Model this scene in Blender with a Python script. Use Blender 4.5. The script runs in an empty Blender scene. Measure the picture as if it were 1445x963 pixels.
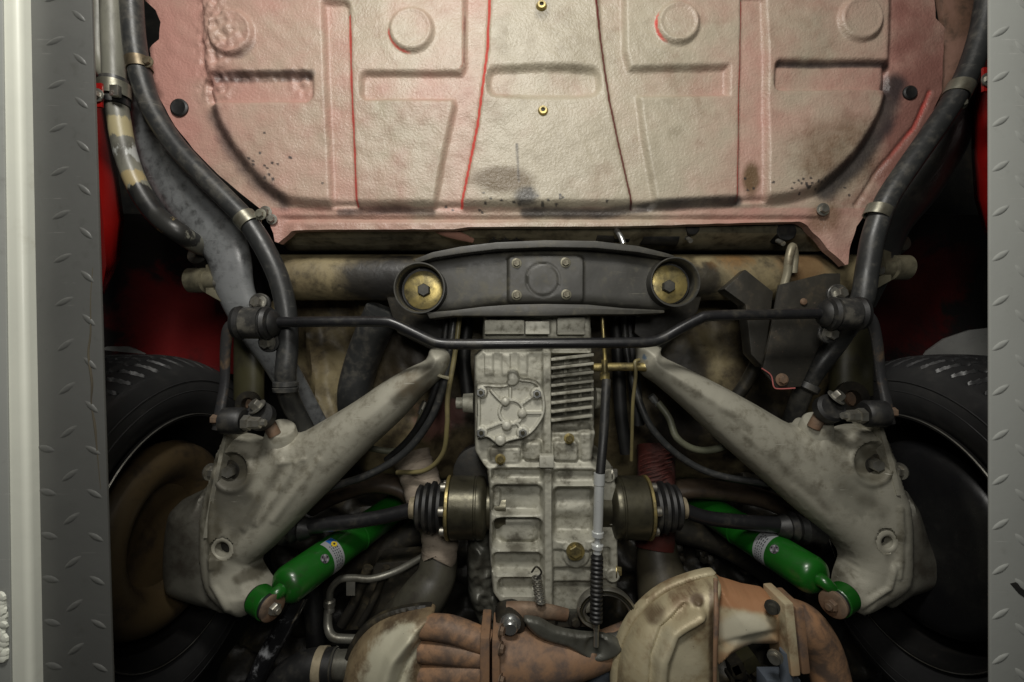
import bpy, bmesh, math, random
import numpy as np
from mathutils import Vector, Matrix
random.seed(7); np.random.seed(7)

# ---------------------------------------------------------------- camera, light, exposure
scene = bpy.context.scene
C = scene.collection
FPX = 650.0            # focal length in photograph pixels (photo is 1445 wide)
CX, CY = 722.5, 481.5
CAMZ = 0.95            # the photographer holds the camera under the lifted car, looking straight up

cam_d = bpy.data.cameras.new('camera'); cam = bpy.data.objects.new('camera', cam_d); C.objects.link(cam)
cam.location = (0, 0, CAMZ); cam.rotation_euler = (math.pi, 0, 0)
cam_d.sensor_width = 36; cam_d.lens = 36 * FPX / 1445.0
cam_d.clip_start = 0.02; cam_d.clip_end = 50
scene.camera = cam

world = bpy.data.worlds.new('World'); scene.world = world; world.use_nodes = True
bg = world.node_tree.nodes['Background']
bg.inputs[0].default_value = (0.80, 0.86, 0.80, 1); bg.inputs[1].default_value = 0.014

def area(name, loc, target, size, power, col):
    d = bpy.data.lights.new(name, 'AREA'); d.shape = 'RECTANGLE'; d.size = size[0]; d.size_y = size[1]
    d.energy = power; d.color = col
    o = bpy.data.objects.new(name, d); C.objects.link(o); o.location = loc
    o.rotation_euler = (Vector(target) - Vector(loc)).to_track_quat('-Z', 'Y').to_euler()
    return o
# work lamp below the car, beside the photographer, plus an added fill lamp
area('work_lamp', (-0.12, -0.95, 0.86), (-0.06, -0.02, 1.75), (0.34, 0.22), 13.5, (1.0, 0.972, 0.91))
area('fill_lamp', (0.02, -0.22, 0.82), (-0.02, 0.10, 1.75), (0.26, 0.20), 2.8, (1.0, 0.972, 0.91))

vs = scene.view_settings
vs.view_transform = 'Standard'; vs.look = 'None'; vs.gamma = 1; vs.exposure = 0.0; vs.use_curve_mapping = False
scene.render.engine = 'CYCLES'
scene.render.resolution_x = 1024; scene.render.resolution_y = 682

# ---------------------------------------------------------------- helpers
def P(px, py, Z):
    """photo pixel at Z metres above the camera -> world point"""
    return Vector(((px - CX) / FPX * Z, (py - CY) / FPX * Z, CAMZ + Z))
def S(n, Z): return n * Z / FPX            # n photo pixels at that height, in metres

def thing(name, label, cat, loc, group=None):
    o = bpy.data.objects.new(name, None); C.objects.link(o); o.location = loc; o.empty_display_size = .02
    o['label'] = label; o['category'] = cat
    if group: o['group'] = group
    return o
def tag(o, label, cat, group=None, kind=None):
    o['label'] = label; o['category'] = cat
    if group: o['group'] = group
    if kind: o['kind'] = kind
    return o

def catmull(pts, sub=6, closed=False):
    pts = [Vector(p) for p in pts]; n = len(pts)
    if n < 3 and not closed: return pts
    out = []
    rng = range(n if closed else n - 1)
    for i in rng:
        if closed: p0, p1, p2, p3 = pts[(i-1) % n], pts[i], pts[(i+1) % n], pts[(i+2) % n]
        else:
            p1, p2 = pts[i], pts[i+1]
            p0 = pts[i-1] if i > 0 else p1 * 2 - p2
            p3 = pts[i+2] if i + 2 < n else p2 * 2 - p1
        for k in range(sub):
            t = k / sub
            out.append(0.5 * ((2*p1) + (-p0+p2)*t + (2*p0-5*p1+4*p2-p3)*t*t + (-p0+3*p1-3*p2+p3)*t*t*t))
    if not closed: out.append(pts[-1])
    return out

class MB:
    def __init__(self): self.v = []; self.f = []
    def add(self, vs, fs):
        o = len(self.v); self.v += [Vector(v) for v in vs]; self.f += [tuple(i + o for i in f) for f in fs]; return self
    def tube(self, pts, r, seg=16, sub=6, flat=1.0, caps=True, smooth=True):
        n0 = len(pts)
        rl = list(r) if isinstance(r, (list, tuple)) else [r] * n0
        if smooth and n0 > 2:
            c = catmull([Vector((*p, )) for p in pts], sub)
            rr = [v.x for v in catmull([Vector((q, 0, 0)) for q in rl], sub)]
        else: c = [Vector(p) for p in pts]; rr = rl
        vs = []; fs = []; nrm = None
        for i, p in enumerate(c):
            t = (c[min(i+1, len(c)-1)] - c[max(i-1, 0)]).normalized()
            if nrm is None:
                ref = Vector((0, 0, 1)) if abs(t.z) < .9 else Vector((1, 0, 0))
                nrm = (ref - t * ref.dot(t)).normalized()
            else:
                nrm = nrm - t * nrm.dot(t); nrm.normalize()
            b = t.cross(nrm)
            for k in range(seg):
                a = 2 * math.pi * k / seg
                vs.append(p + nrm * (math.cos(a) * rr[i] * flat) + b * (math.sin(a) * rr[i]))
        m = len(c)
        for i in range(m - 1):
            for k in range(seg):
                k2 = (k + 1) % seg
                fs.append((i*seg+k, i*seg+k2, (i+1)*seg+k2, (i+1)*seg+k))
        if caps:
            fs.append(tuple(reversed(range(seg)))); fs.append(tuple((m-1)*seg + k for k in range(seg)))
        return self.add(vs, fs)
    def lathe(self, p, axis, prof, seg=32, caps=True):
        """prof: list of (distance along axis, radius)"""
        p = Vector(p); ax = Vector(axis).normalized()
        ref = Vector((0, 0, 1)) if abs(ax.z) < .9 else Vector((1, 0, 0))
        n = (ref - ax * ref.dot(ax)).normalized(); b = ax.cross(n)
        vs = []; fs = []
        for (d, r) in prof:
            for k in range(seg):
                a = 2 * math.pi * (k + .5) / seg
                vs.append(p + ax * d + (n * math.cos(a) + b * math.sin(a)) * r)
        for i in range(len(prof) - 1):
            for k in range(seg):
                k2 = (k + 1) % seg
                fs.append((i*seg+k, i*seg+k2, (i+1)*seg+k2, (i+1)*seg+k))
        if caps:
            fs.append(tuple(reversed(range(seg)))); m = len(prof) - 1
            fs.append(tuple(m*seg + k for k in range(seg)))
        return self.add(vs, fs)
    def bolt(self, p, axis, r, h=None, washer=True):
        """hexagon head standing on p, pointing along axis"""
        h = h or r * .8; ax = Vector(axis).normalized()
        if washer: self.lathe(p, ax, [(0, r*1.5), (r*.22, r*1.5), (r*.25, r*1.4)], 20)
        self.lathe(Vector(p) + ax * (r*.2 if washer else 0), ax, [(0, r), (h*.8, r), (h, r*.86)], 6)
        return self
    def prism(self, pts, vec):
        n = len(pts); vec = Vector(vec); pts = [Vector(p) for p in pts]
        vs = pts + [p + vec for p in pts]
        fs = [tuple(range(n)), tuple(reversed(range(n, 2*n)))]
        for i in range(n): fs.append((i, i + n, (i+1) % n + n, (i+1) % n))
        return self.add(vs, fs)
    def box(self, c, size, rz=0.0, rx=0.0, ry=0.0):
        R = Matrix.Rotation(rz, 3, 'Z') @ Matrix.Rotation(ry, 3, 'Y') @ Matrix.Rotation(rx, 3, 'X')
        vs = [Vector(c) + R @ Vector((x*size[0]/2, y*size[1]/2, z*size[2]/2)) for x in (-1, 1) for y in (-1, 1) for z in (-1, 1)]
        return self.add(vs, [(0,1,3,2),(4,6,7,5),(0,4,5,1),(2,3,7,6),(0,2,6,4),(1,5,7,3)])
    def build(self, name, mat, parent=None, bevel=0.0, seg=2, sharp=38, sub=0, solid=0, remesh=0, smooth=0, attrs=None):
        c = sum((Vector(v) for v in self.v), Vector()) / max(1, len(self.v))
        bm = bmesh.new()
        vs = [bm.verts.new(v - c) for v in self.v]
        for f in self.f:
            try: bm.faces.new([vs[i] for i in f])
            except ValueError: pass
        bmesh.ops.recalc_face_normals(bm, faces=bm.faces)
        if bevel:
            es = [e for e in bm.edges if len(e.link_faces) == 2 and e.calc_face_angle(0) > math.radians(40)]
            bmesh.ops.bevel(bm, geom=es, offset=bevel, segments=seg, affect='EDGES', profile=.6, clamp_overlap=True)
        for f in bm.faces: f.smooth = True
        for e in bm.edges:
            if len(e.link_faces) == 2 and e.calc_face_angle(0) > math.radians(sharp): e.smooth = False
        me = bpy.data.meshes.new(name); bm.to_mesh(me); bm.free()
        return link(name, me, mat, c, parent, solid, sub, remesh, smooth)

def link(name, me, mat, c, parent=None, solid=0, sub=0, remesh=0, smooth=0):
    o = bpy.data.objects.new(name, me); C.objects.link(o)
    me.materials.append(mat)
    if parent is not None:
        o.parent = parent; 
        base = wpos(parent)
        o.location = Vector(c) - base
    else: o.location = c
    if solid:
        m = o.modifiers.new('s', 'SOLIDIFY'); m.thickness = solid; m.offset = 0
    if remesh:
        m = o.modifiers.new('r', 'REMESH'); m.mode = 'VOXEL'; m.voxel_size = remesh; m.use_smooth_shade = True
    if smooth:
        m = o.modifiers.new('m', 'SMOOTH'); m.iterations = smooth; m.factor = .5
    if sub:
        m = o.modifiers.new('u', 'SUBSURF'); m.levels = sub; m.render_levels = sub
    return o
def wpos(o):
    p = Vector(o.location)
    while o.parent: o = o.parent; p += Vector(o.location)
    return p

# ---- numpy field helpers (pixel space)
def sstep(a, b, x):
    t = np.clip((x - a) / (b - a), 0, 1); return t * t * (3 - 2 * t)
def seg_d(X, Y, x0, y0, x1, y1):
    dx, dy = x1 - x0, y1 - y0; L = dx*dx + dy*dy + 1e-9
    t = np.clip(((X - x0) * dx + (Y - y0) * dy) / L, 0, 1)
    return np.hypot(X - x0 - t*dx, Y - y0 - t*dy)
def line_d(X, Y, pts):
    d = np.full(X.shape, 1e9)
    for (a, b) in zip(pts[:-1], pts[1:]): d = np.minimum(d, seg_d(X, Y, *a, *b))
    return d
def poly_sd(X, Y, pts):
    """positive inside"""
    d = np.full(X.shape, 1e9); ins = np.zeros(X.shape, bool); n = len(pts)
    for i in range(n):
        x0, y0 = pts[i]; x1, y1 = pts[(i+1) % n]
        d = np.minimum(d, seg_d(X, Y, x0, y0, x1, y1))
        if y0 != y1:
            c = ((y0 > Y) != (y1 > Y)) & (X < (x1 - x0) * (Y - y0) / (y1 - y0) + x0); ins ^= c
    return np.where(ins, d, -d)
def rbox_sd(X, Y, x0, y0, x1, y1, r):
    cx, cy = (x0+x1)/2, (y0+y1)/2
    qx = np.abs(X-cx) - (x1-x0)/2 + r; qy = np.abs(Y-cy) - (y1-y0)/2 + r
    return -(np.hypot(np.maximum(qx, 0), np.maximum(qy, 0)) + np.minimum(np.maximum(qx, qy), 0) - r)
_ph = np.random.RandomState(3)
_W = [(_ph.uniform(-1, 1), _ph.uniform(-1, 1), _ph.uniform(0, 6.28)) for _ in range(40)]
def fnoise(X, Y, size, seed=0, n=9):
    """smooth noise about -1..1 with features of about `size` pixels"""
    r = np.zeros(np.shape(X))
    rs = np.random.RandomState(seed + 11)
    for _ in range(n):
        a = rs.uniform(0, 6.283); k = 6.283 / size * rs.uniform(.45, 1.3)
        r = r + np.sin(X * math.cos(a) * k + Y * math.sin(a) * k + rs.uniform(0, 6.28) + 1.3*np.sin((X*math.sin(a)-Y*math.cos(a))*k*.6+rs.uniform(0,6)))
    return r / math.sqrt(n) / 1.2
def smooth_poly(pts, sub=4):
    return [(v.x, v.y) for v in catmull([Vector((x, y, 0)) for x, y in pts], sub, True)]

def relief(name, mat, parent, outline, Z, H=.02, w=20, feat=None, step=3.0, back=.03, smooth=True, attrs=None, sub=4, ref=.5):
    """a cast or pressed piece seen from below: plan outline (pixels at height Z), crowned by H within w pixels
    of the edge, features added by feat(px, py, d) in metres towards the ground, sides rising by `back`."""
    pts = smooth_poly(outline, sub) if smooth else list(outline)
    A = np.array(pts)
    xs = np.arange(A[:, 0].min() - step, A[:, 0].max() + 2*step, step); ys = np.arange(A[:, 1].min() - step, A[:, 1].max() + 2*step, step)
    X, Y = np.meshgrid(xs, ys); sd = poly_sd(X, Y, pts)
    ins = sd > .25 * step
    cell = ins[:-1, :-1] & ins[1:, :-1] & ins[:-1, 1:] & ins[1:, 1:]
    ny, nx = X.shape
    pad = np.pad(cell, 1)
    full = pad[:-1, :-1] & pad[1:, :-1] & pad[:-1, 1:] & pad[1:, 1:]
    used = pad[:-1, :-1] | pad[1:, :-1] | pad[:-1, 1:] | pad[1:, 1:]
    bnd = used & ~full
    bi = np.argwhere(bnd)
    segs = np.stack([A, np.roll(A, -1, 0)], 1)
    for (j, i) in bi:                        # snap the rim onto the outline
        p = np.array([X[j, i], Y[j, i]]); d = segs[:, 1] - segs[:, 0]
        t = np.clip(((p - segs[:, 0]) * d).sum(1) / ((d*d).sum(1) + 1e-9), 0, 1)
        q = segs[:, 0] + d * t[:, None]; k = np.argmin(((q - p)**2).sum(1))
        X[j, i], Y[j, i] = q[k]; sd[j, i] = 0
    d = np.maximum(sd, 0)
    tt = np.clip(d / w, 0, 1); crown = H * np.sqrt(np.maximum(0, 1 - (1 - tt)**2))
    zc = Z - crown; Zr = Z - ref * H
    FX = CX + (X - CX) * Zr / zc; FY = CY + (Y - CY) * Zr / zc       # where that surface point shows
    h = crown + (feat(FX, FY, d) if feat else 0)
    zz = Z - h
    wx = (X - CX) / FPX * Zr; wy = (Y - CY) / FPX * Zr; wz = CAMZ + zz
    idx = -np.ones(X.shape, int); idx[used] = np.arange(used.sum())
    V = np.stack([wx[used], wy[used], wz[used]], 1)
    faces = []
    cj, ci = np.nonzero(cell)
    q = np.stack([idx[cj, ci], idx[cj+1, ci], idx[cj+1, ci+1], idx[cj, ci+1]], 1)
    from collections import Counter
    cnt = {}
    for f in q.tolist():
        for a, b in zip(f, f[1:] + f[:1]):
            if (b, a) in cnt: del cnt[(b, a)]
            else: cnt[(a, b)] = 1
    V = V.tolist(); q = q.tolist(); new = {}
    for (a, b) in list(cnt):
        for k in (a, b):
            if k not in new:
                new[k] = len(V); V.append([V[k][0], V[k][1], V[k][2] + back])
        q.append([b, a, new[a], new[b]])
    V = np.array(V); c = V.mean(0)
    me = bpy.data.meshes.new(name); me.from_pydata((V - c).tolist(), [], q); me.update()
    me.polygons.foreach_set('use_smooth', [True] * len(q))
    bm = bmesh.new(); bm.from_mesh(me); bmesh.ops.recalc_face_normals(bm, faces=bm.faces)
    for e in bm.edges:
        if len(e.link_faces) == 2 and e.calc_face_angle(0) > math.radians(50): e.smooth = False
    bm.to_mesh(me); bm.free()
    if attrs:
        n0 = int(used.sum())
        for an, fn in attrs.items():
            val = fn(FX[used], FY[used], d[used]); at = me.attributes.new(an, 'FLOAT', 'POINT')
            full_v = np.zeros(len(V)); full_v[:n0] = val
            for k, nk in new.items(): full_v[nk] = val[k]
            at.data.foreach_set('value', full_v.astype(np.float32))
    return link(name, me, mat, c, parent)

# ---------------------------------------------------------------- materials
def L(h):
    """sRGB 0-255 triple -> linear"""
    return tuple(((c/255)/12.92 if c/255 <= .04045 else (((c/255)+.055)/1.055)**2.4) for c in h) + (1,)
_M = {}
def mk(name, a, b=None, dirt=None, amt=.4, s=(9, 40), rough=.5, rvar=.15, metal=0.0, bump=.15, bs=220, bump2=0.0, bs2=30,
       speck=None, speck_amt=.6, spots=(), coat=0.0, attrs=(), spec=.5, stretch=None, dist=.001, sharp=0.0, scratch=None):
    """painted/cast/rubber surface: two tones broken by noise, dirt in irregular patches, specks, stains at known places"""
    m = bpy.data.materials.new(name); m.use_nodes = True; nt = m.node_tree; N = nt.nodes; K = nt.links
    bs_ = N['Principled BSDF']
    tc = N.new('ShaderNodeTexCoord'); vec = tc.outputs['Object']
    if stretch:
        mp = N.new('ShaderNodeMapping'); mp.inputs['Scale'].default_value = stretch; K.new(vec, mp.inputs[0]); vec = mp.outputs[0]
    def noise(sc, det=6, rg=.6, dis=0.0):
        n = N.new('ShaderNodeTexNoise'); n.inputs['Scale'].default_value = sc; n.inputs['Detail'].default_value = det
        n.inputs['Roughness'].default_value = rg; n.inputs['Distortion'].default_value = dis; K.new(vec, n.inputs['Vector']); return n.outputs[0]
    def ramp(src, lo, hi):
        r = N.new('ShaderNodeMapRange'); r.inputs[1].default_value = lo; r.inputs[2].default_value = hi; r.interpolation_type = 'SMOOTHSTEP'
        K.new(src, r.inputs[0]); return r.outputs[0]
    def mix(f, c1, c2):
        x = N.new('ShaderNodeMix'); x.data_type = 'RGBA'
        if isinstance(f, float): x.inputs[0].default_value = f
        else: K.new(f, x.inputs[0])
        for c, i in ((c1, 6), (c2, 7)):
            if isinstance(c, tuple): x.inputs[i].default_value = c
            else: K.new(c, x.inputs[i])
        return x.outputs[2]
    def math_(op, x, y):
        n = N.new('ShaderNodeMath'); n.operation = op
        for i, q in enumerate((x, y)):
            if q is None: continue
            if isinstance(q, (int, float)): n.inputs[i].default_value = q
            else: K.new(q, n.inputs[i])
        return n.outputs[0]
    n1 = noise(s[0], 6, .62, .4); n2 = noise(s[1], 8, .65, .2)
    col = mix(ramp(n1, .35, .65), a, b or tuple(c * .75 for c in a[:3]) + (1,))
    fine = noise(s[1] * 5, 4, .7)
    if dirt:
        k = math_('ADD', math_('MULTIPLY', n1, .45), math_('MULTIPLY', n2, .55))
        col = mix(math_('MULTIPLY', ramp(k, .62 - amt * .32, .78 - amt * .28), .85), col, dirt)
    for (an, c, st) in attrs:                         # stains with a shape of their own, and painted shade, stored on the mesh
        at = N.new('ShaderNodeAttribute'); at.attribute_name = an
        soft = an == 'pink'
        f = math_('ADD', at.outputs['Fac'], math_('MULTIPLY', math_('SUBTRACT', n2, .5), .35 if soft else .6))
        f = math_('MULTIPLY', ramp(f, .0 if soft else .15, 1.0 if soft else .85), st); f = math_('MULTIPLY', f, ramp(at.outputs['Fac'], 0.0, .12))
        col = mix(f, col, c)
    if spots:
        geo = N.new('ShaderNodeNewGeometry')
        for (pt, r, c, st) in spots:
            vd = N.new('ShaderNodeVectorMath'); vd.operation = 'DISTANCE'; K.new(geo.outputs['Position'], vd.inputs[0]); vd.inputs[1].default_value = pt
            q = math_('ADD', math_('DIVIDE', vd.outputs['Value'], r), math_('MULTIPLY', math_('SUBTRACT', n2, .5), 1.6))
            col = mix(math_('MULTIPLY', ramp(q, 1.05 - .2*sharp, .45 + .3*sharp), st), col, c)
    if scratch:
        for ang in (.5, -.35, 1.3):
            mp2 = N.new('ShaderNodeMapping'); mp2.inputs['Rotation'].default_value = (0, 0, ang); mp2.inputs['Scale'].default_value = (14, 420, 30); K.new(tc.outputs['Object'], mp2.inputs[0])
            ns = N.new('ShaderNodeTexNoise'); ns.inputs['Scale'].default_value = 1.0; ns.inputs['Detail'].default_value = 2; K.new(mp2.outputs[0], ns.inputs['Vector'])
            col = mix(math_('MULTIPLY', math_('MULTIPLY', ramp(ns.outputs[0], .70, .76), ramp(n2, .45, .6)), .55), col, scratch)
    if speck:
        col = mix(math_('MULTIPLY', ramp(fine, .66, .74), speck_amt), col, speck)
    K.new(col, bs_.inputs['Base Color'])
    rr = math_('ADD', math_('MULTIPLY', math_('SUBTRACT', n2, .5), rvar * 3), rough); rc = N.new('ShaderNodeClamp'); rc.inputs[1].default_value = .06
    K.new(rr, rc.inputs[0]); K.new(rc.outputs[0], bs_.inputs['Roughness'])
    bs_.inputs['Metallic'].default_value = metal; bs_.inputs['Specular IOR Level'].default_value = spec
    if coat: bs_.inputs['Coat Weight'].default_value = coat; bs_.inputs['Coat Roughness'].default_value = .12
    if bump or bump2:
        bn = N.new('ShaderNodeBump'); bn.inputs['Strength'].default_value = bump; bn.inputs['Distance'].default_value = dist
        K.new(noise(bs, 3, .6), bn.inputs['Height']); out = bn.outputs[0]
        if bump2:
            b2 = N.new('ShaderNodeBump'); b2.inputs['Strength'].default_value = bump2; b2.inputs['Distance'].default_value = dist * 4
            K.new(noise(bs2, 5, .6, .5), b2.inputs['Height']); K.new(out, b2.inputs['Normal']); out = b2.outputs[0]
        K.new(out, bs_.inputs['Normal'])
    _M[name] = m; return m

BLK = (.006, .006, .006, 1)
rubber   = mk('rubber', (.007,.007,.007,1), (.012,.012,.012,1), (.045,.041,.032,1), .34, rough=.52, bump=.12, bs=400)
hose_m   = mk('hose_rubber', (.022,.023,.023,1), (.032,.033,.033,1), (.085,.08,.068,1), .44, s=(8, 70), rough=.42, bump=.12, bs=300, scratch=(.13,.125,.11,1), speck=(.12,.11,.09,1), speck_amt=.35)
blackpnt = mk('black_paint', (.009,.009,.010,1), (.014,.014,.015,1), (.05,.046,.036,1), .3, rough=.34, bump=.06, bs=150, speck=(.16,.14,.1,1), speck_amt=.5)
xmember  = mk('crossmember_paint', (.030,.029,.025,1), (.042,.040,.033,1), (.085,.078,.055,1), .38, s=(8, 60), scratch=(.15,.14,.11,1), rough=.5, bump=.12, bs=180, speck=(.2,.18,.11,1), speck_amt=.4)
glossblk = mk('gloss_black', (.006,.006,.007,1), (.01,.01,.011,1), (.03,.03,.03,1), .2, rough=.14, rvar=.05, bump=.25, bs=60, coat=.6)
steel    = mk('zinc_steel', (.42,.41,.37,1), (.30,.29,.25,1), (.12,.09,.05,1), .35, rough=.38, metal=.85, bump=.1, bs=200)
brightst = mk('bright_steel', (.62,.63,.62,1), (.5,.51,.5,1), (.2,.18,.14,1), .15, rough=.28, metal=.9, bump=.05)
rusty    = mk('rusty_steel', (.15,.085,.05,1), (.24,.17,.115,1), (.06,.045,.035,1), .45, rough=.7, metal=.3, bump=.4, bs=160)
brass    = mk('yellow_zinc', (.42,.33,.12,1), (.30,.25,.12,1), (.09,.075,.04,1), .5, s=(30, 90), rough=.42, metal=.75, bump=.25, bs=150)
alu      = mk('cast_aluminium', (.40,.39,.325,1), (.34,.33,.27,1), (.10,.09,.06,1), .46, s=(6, 75), scratch=(.55,.54,.48,1), spots=[(P(x, y, .755), r, (.06,.052,.035,1), .8) for x, y, r in ((812,745,.026),(728,768,.024),(716,716,.022),(812,838,.026),(700,640,.018),(800,672,.02),(735,690,.018),(800,600,.02),(735,822,.02),(858,760,.02))], rough=.56, rvar=.08, metal=.25, bump=.25, bs=420, bump2=.0, bs2=60, speck=(.05,.045,.03,1), speck_amt=.7)
alu_lt   = mk('cast_aluminium_clean', (.47,.46,.39,1), (.42,.41,.345,1), (.13,.118,.08,1), .40, s=(6, 80), rough=.52, metal=.25, bump=.2, bs=420, speck=(.05,.045,.03,1), speck_amt=.6)
dullbolt = mk('dull_bolt', (.20,.19,.14,1), (.14,.13,.095,1), (.06,.05,.035,1), .4, s=(30, 90), rough=.5, metal=.6, bump=.1)
chrome_z = mk('fresh_zinc', (.74,.76,.75,1), (.64,.66,.65,1), (.3,.28,.24,1), .12, rough=.34, metal=.55, bump=.05)
grime    = mk('oily_grime', (.012,.011,.009,1), (.024,.021,.015,1), (.075,.06,.033,1), .34, rough=.5, bump=.3, bs=90, bump2=.2)
dark     = mk('underseal_and_hole_shade', (.008,.008,.008,1), (.016,.015,.012,1), (.035,.028,.018,1), .35, rough=.6, bump=.4, bs=120)
# ================================================================ lift runways
plate_dk = mk('dark_grey_plate_paint', (.082,.083,.078,1), (.070,.071,.067,1), (.045,.045,.04,1), .25, s=(4, 50), scratch=(.16,.16,.15,1), rough=.42, rvar=.08, bump=.12, bs=90, speck=(.03,.03,.028,1), speck_amt=.35)
plate_lt = mk('pale_grey_plate_paint', (.27,.278,.26,1), (.25,.257,.24,1), (.17,.172,.155,1), .24, s=(4, 50), scratch=(.38,.38,.36,1), rough=.4, rvar=.08, bump=.1, bs=90)
rail_pnt = mk('pale_rail_paint', (.60,.61,.53,1), (.55,.56,.49,1), (.36,.35,.27,1), .22, s=(5, 26), rough=.42, bump=.1, bs=80)
def lens_tread(mb, p, ang, ln, wd, ht):
    """raised almond of tread plate pointing to the ground (-Z)"""
    n = 12; ring = []; ca, sa = math.cos(ang), math.sin(ang); vs = []; fs = []
    for lv, (k, z) in enumerate(((1, 0), (.72, -ht*.75), (.3, -ht))):
        for i in range(n):
            t = 2*math.pi*i/n; x = math.cos(t)*ln/2*k; y = math.sin(t)*abs(math.sin(t))**.5*wd/2*k
            vs.append(Vector(p) + Vector((x*ca - y*sa, x*sa + y*ca, z)))
    for lv in range(2):
        for i in range(n): fs.append((lv*n+i, lv*n+(i+1) % n, (lv+1)*n+(i+1) % n, (lv+1)*n+i))
    fs.append(tuple(2*n+i for i in range(n)))
    return mb.add(vs, fs)
_lens = {}
def put_lens(parent, mat, px, py, Z, ang, lnpx, wdpx, key):
    if key not in _lens:
        o = lens_tread(MB(), (0,0,0), ang, S(lnpx, Z), S(wdpx, Z), .0009).build('tread', mat, None)
        _lens[key] = o; first = True; off = o.location.copy(); o['off'] = list(off)
    else:
        o = _lens[key].copy(); C.objects.link(o)
    o.parent = parent; o.location = P(px, py, Z) + Vector(o['off']) - wpos(parent)
    return o
ZP = .45
lp = thing('lift_runway', 'dark grey tread plate lift runway with pale side rail and long crack line', 'lift runway', P(95, 480, ZP), 'lift runways under the wheels')
MB().prism([P(33,-60,ZP), P(127,-60,ZP), P(161,1030,ZP), P(53,1030,ZP)], (0,0,.003)).build('deck_plate', plate_dk, lp, bevel=.0012)
MB().prism([P(-60,-60,ZP-.012), P(24,-60,ZP-.012), P(44,1030,ZP-.012), P(-60,1030,ZP-.012)], (0,0,.05)).build('side_rail', rail_pnt, lp, bevel=.006, seg=4)
MB().prism([P(-60,-60,ZP-.014), P(2,-60,ZP-.014), P(16,1030,ZP-.014), P(-60,1030,ZP-.014)], (0,0,.0018)).build('rail_backing', plate_lt, lp, bevel=.0006)
w = MB(); 
for k in range(14):
    w.lathe(P(3+random.uniform(-2,5), 842+k*6.5, ZP-.0142), (random.uniform(-.3,.3), random.uniform(-.3,.3), -1), [(0, .0055), (.002, .005), (.0032, .0025)], 9)
w.build('weld_bead', rail_pnt, lp)
crk = mk('crack_filler', (.035,.028,.018,1), (.06,.05,.03,1), None, rough=.8)
MB().tube([P(131,378,ZP), P(128,420,ZP), P(128,470,ZP), P(125,500,ZP), P(130,540,ZP), P(129,570,ZP), P(134,600,ZP), P(137,635,ZP), P(142,690,ZP)],
          [.0003,.0004,.0008,.0010,.0012,.0006,.0012,.0006,.0003], 8).build('crack_line', crk, lp)
for k in range(-1, 17):
    y = 58 + 61.3*k; x = 78 + (y-58)*.0335
    put_lens(lp, plate_dk, x, y, ZP, -.42 - .3*min(1, max(0, (y-200)/400)), 30, 8.5, 'A%d' % (0 if y < 200 else (1 if y < 480 else 2)))
    y2 = y + 26; x2 = 112 + (y2-58)*.033
    put_lens(lp, plate_dk, x2, y2, ZP, .72 if y2 < 600 else .5, 26, 8, 'B' if y2 < 600 else 'C')
    if y > 560: put_lens(lp, plate_dk, 66 + (y-640)*.035, y+24, ZP, .25, 26, 10, 'D')
rp = thing('lift_runway', 'pale grey tread plate lift runway with dark scuff on its face', 'lift runway', P(1420, 480, ZP), 'lift runways under the wheels')
MB().prism([P(1397,-60,ZP), P(1520,-60,ZP), P(1520,1030,ZP), P(1398,1030,ZP)], (0,0,.003)).build('deck_plate', plate_lt, rp, bevel=.0012)
for k in range(-1, 16):
    put_lens(rp, plate_lt, 1412, 45 + 63.2*k, ZP, -.55, 30, 9, 'R')
    put_lens(rp, plate_lt, 1442, 68 + 63.2*k, ZP, .8, 28, 9, 'R2')
MB().prism([P(1426,824,ZP-.0006), P(1434,822,ZP-.0006), P(1452,834,ZP-.0006), P(1452,848,ZP-.0006), P(1438,838,ZP-.0006)], (0,0,.0005)).build('scuff', dark, rp)

# ================================================================ body shell far above, wheel houses, sills
body = thing('car_body', 'dark undersealed car body shell above the suspension', 'car body', P(772, 480, 1.25))
MB().box(P(740, 480, 1.32) , (2.7, 2.6, .01)).build('shell_floor', dark, body)
redov = mk('red_overspray_underseal', (.010,.008,.008,1), (.018,.012,.011,1), None, rough=.55, bump=.35, bs=140, s=(3, 18),
           spots=[(Vector((*P(x, y, 1.0)[:2], CAMZ + z)), r, c, st) for x, y, z, r, c, st in (
             (215, 458, 1.09, .15, (.20,.008,.008,1), .95), (300, 492, 1.06, .12, (.22,.010,.010,1), .9), (150, 430, 1.09, .10, (.16,.008,.008,1), .8),
             (1330, 415, 1.10, .16, (.10,.005,.005,1), .8), (1270, 440, 1.10, .12, (.07,.005,.005,1), .7), (1400, 380, 1.10, .10, (.12,.005,.005,1), .8))])
redpaint = mk('red_body_paint', (.30,.009,.007,1), (.24,.007,.006,1), (.06,.006,.005,1), .3, rough=.22, rvar=.05, bump=.03, coat=.5, s=(4, 20))
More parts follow.
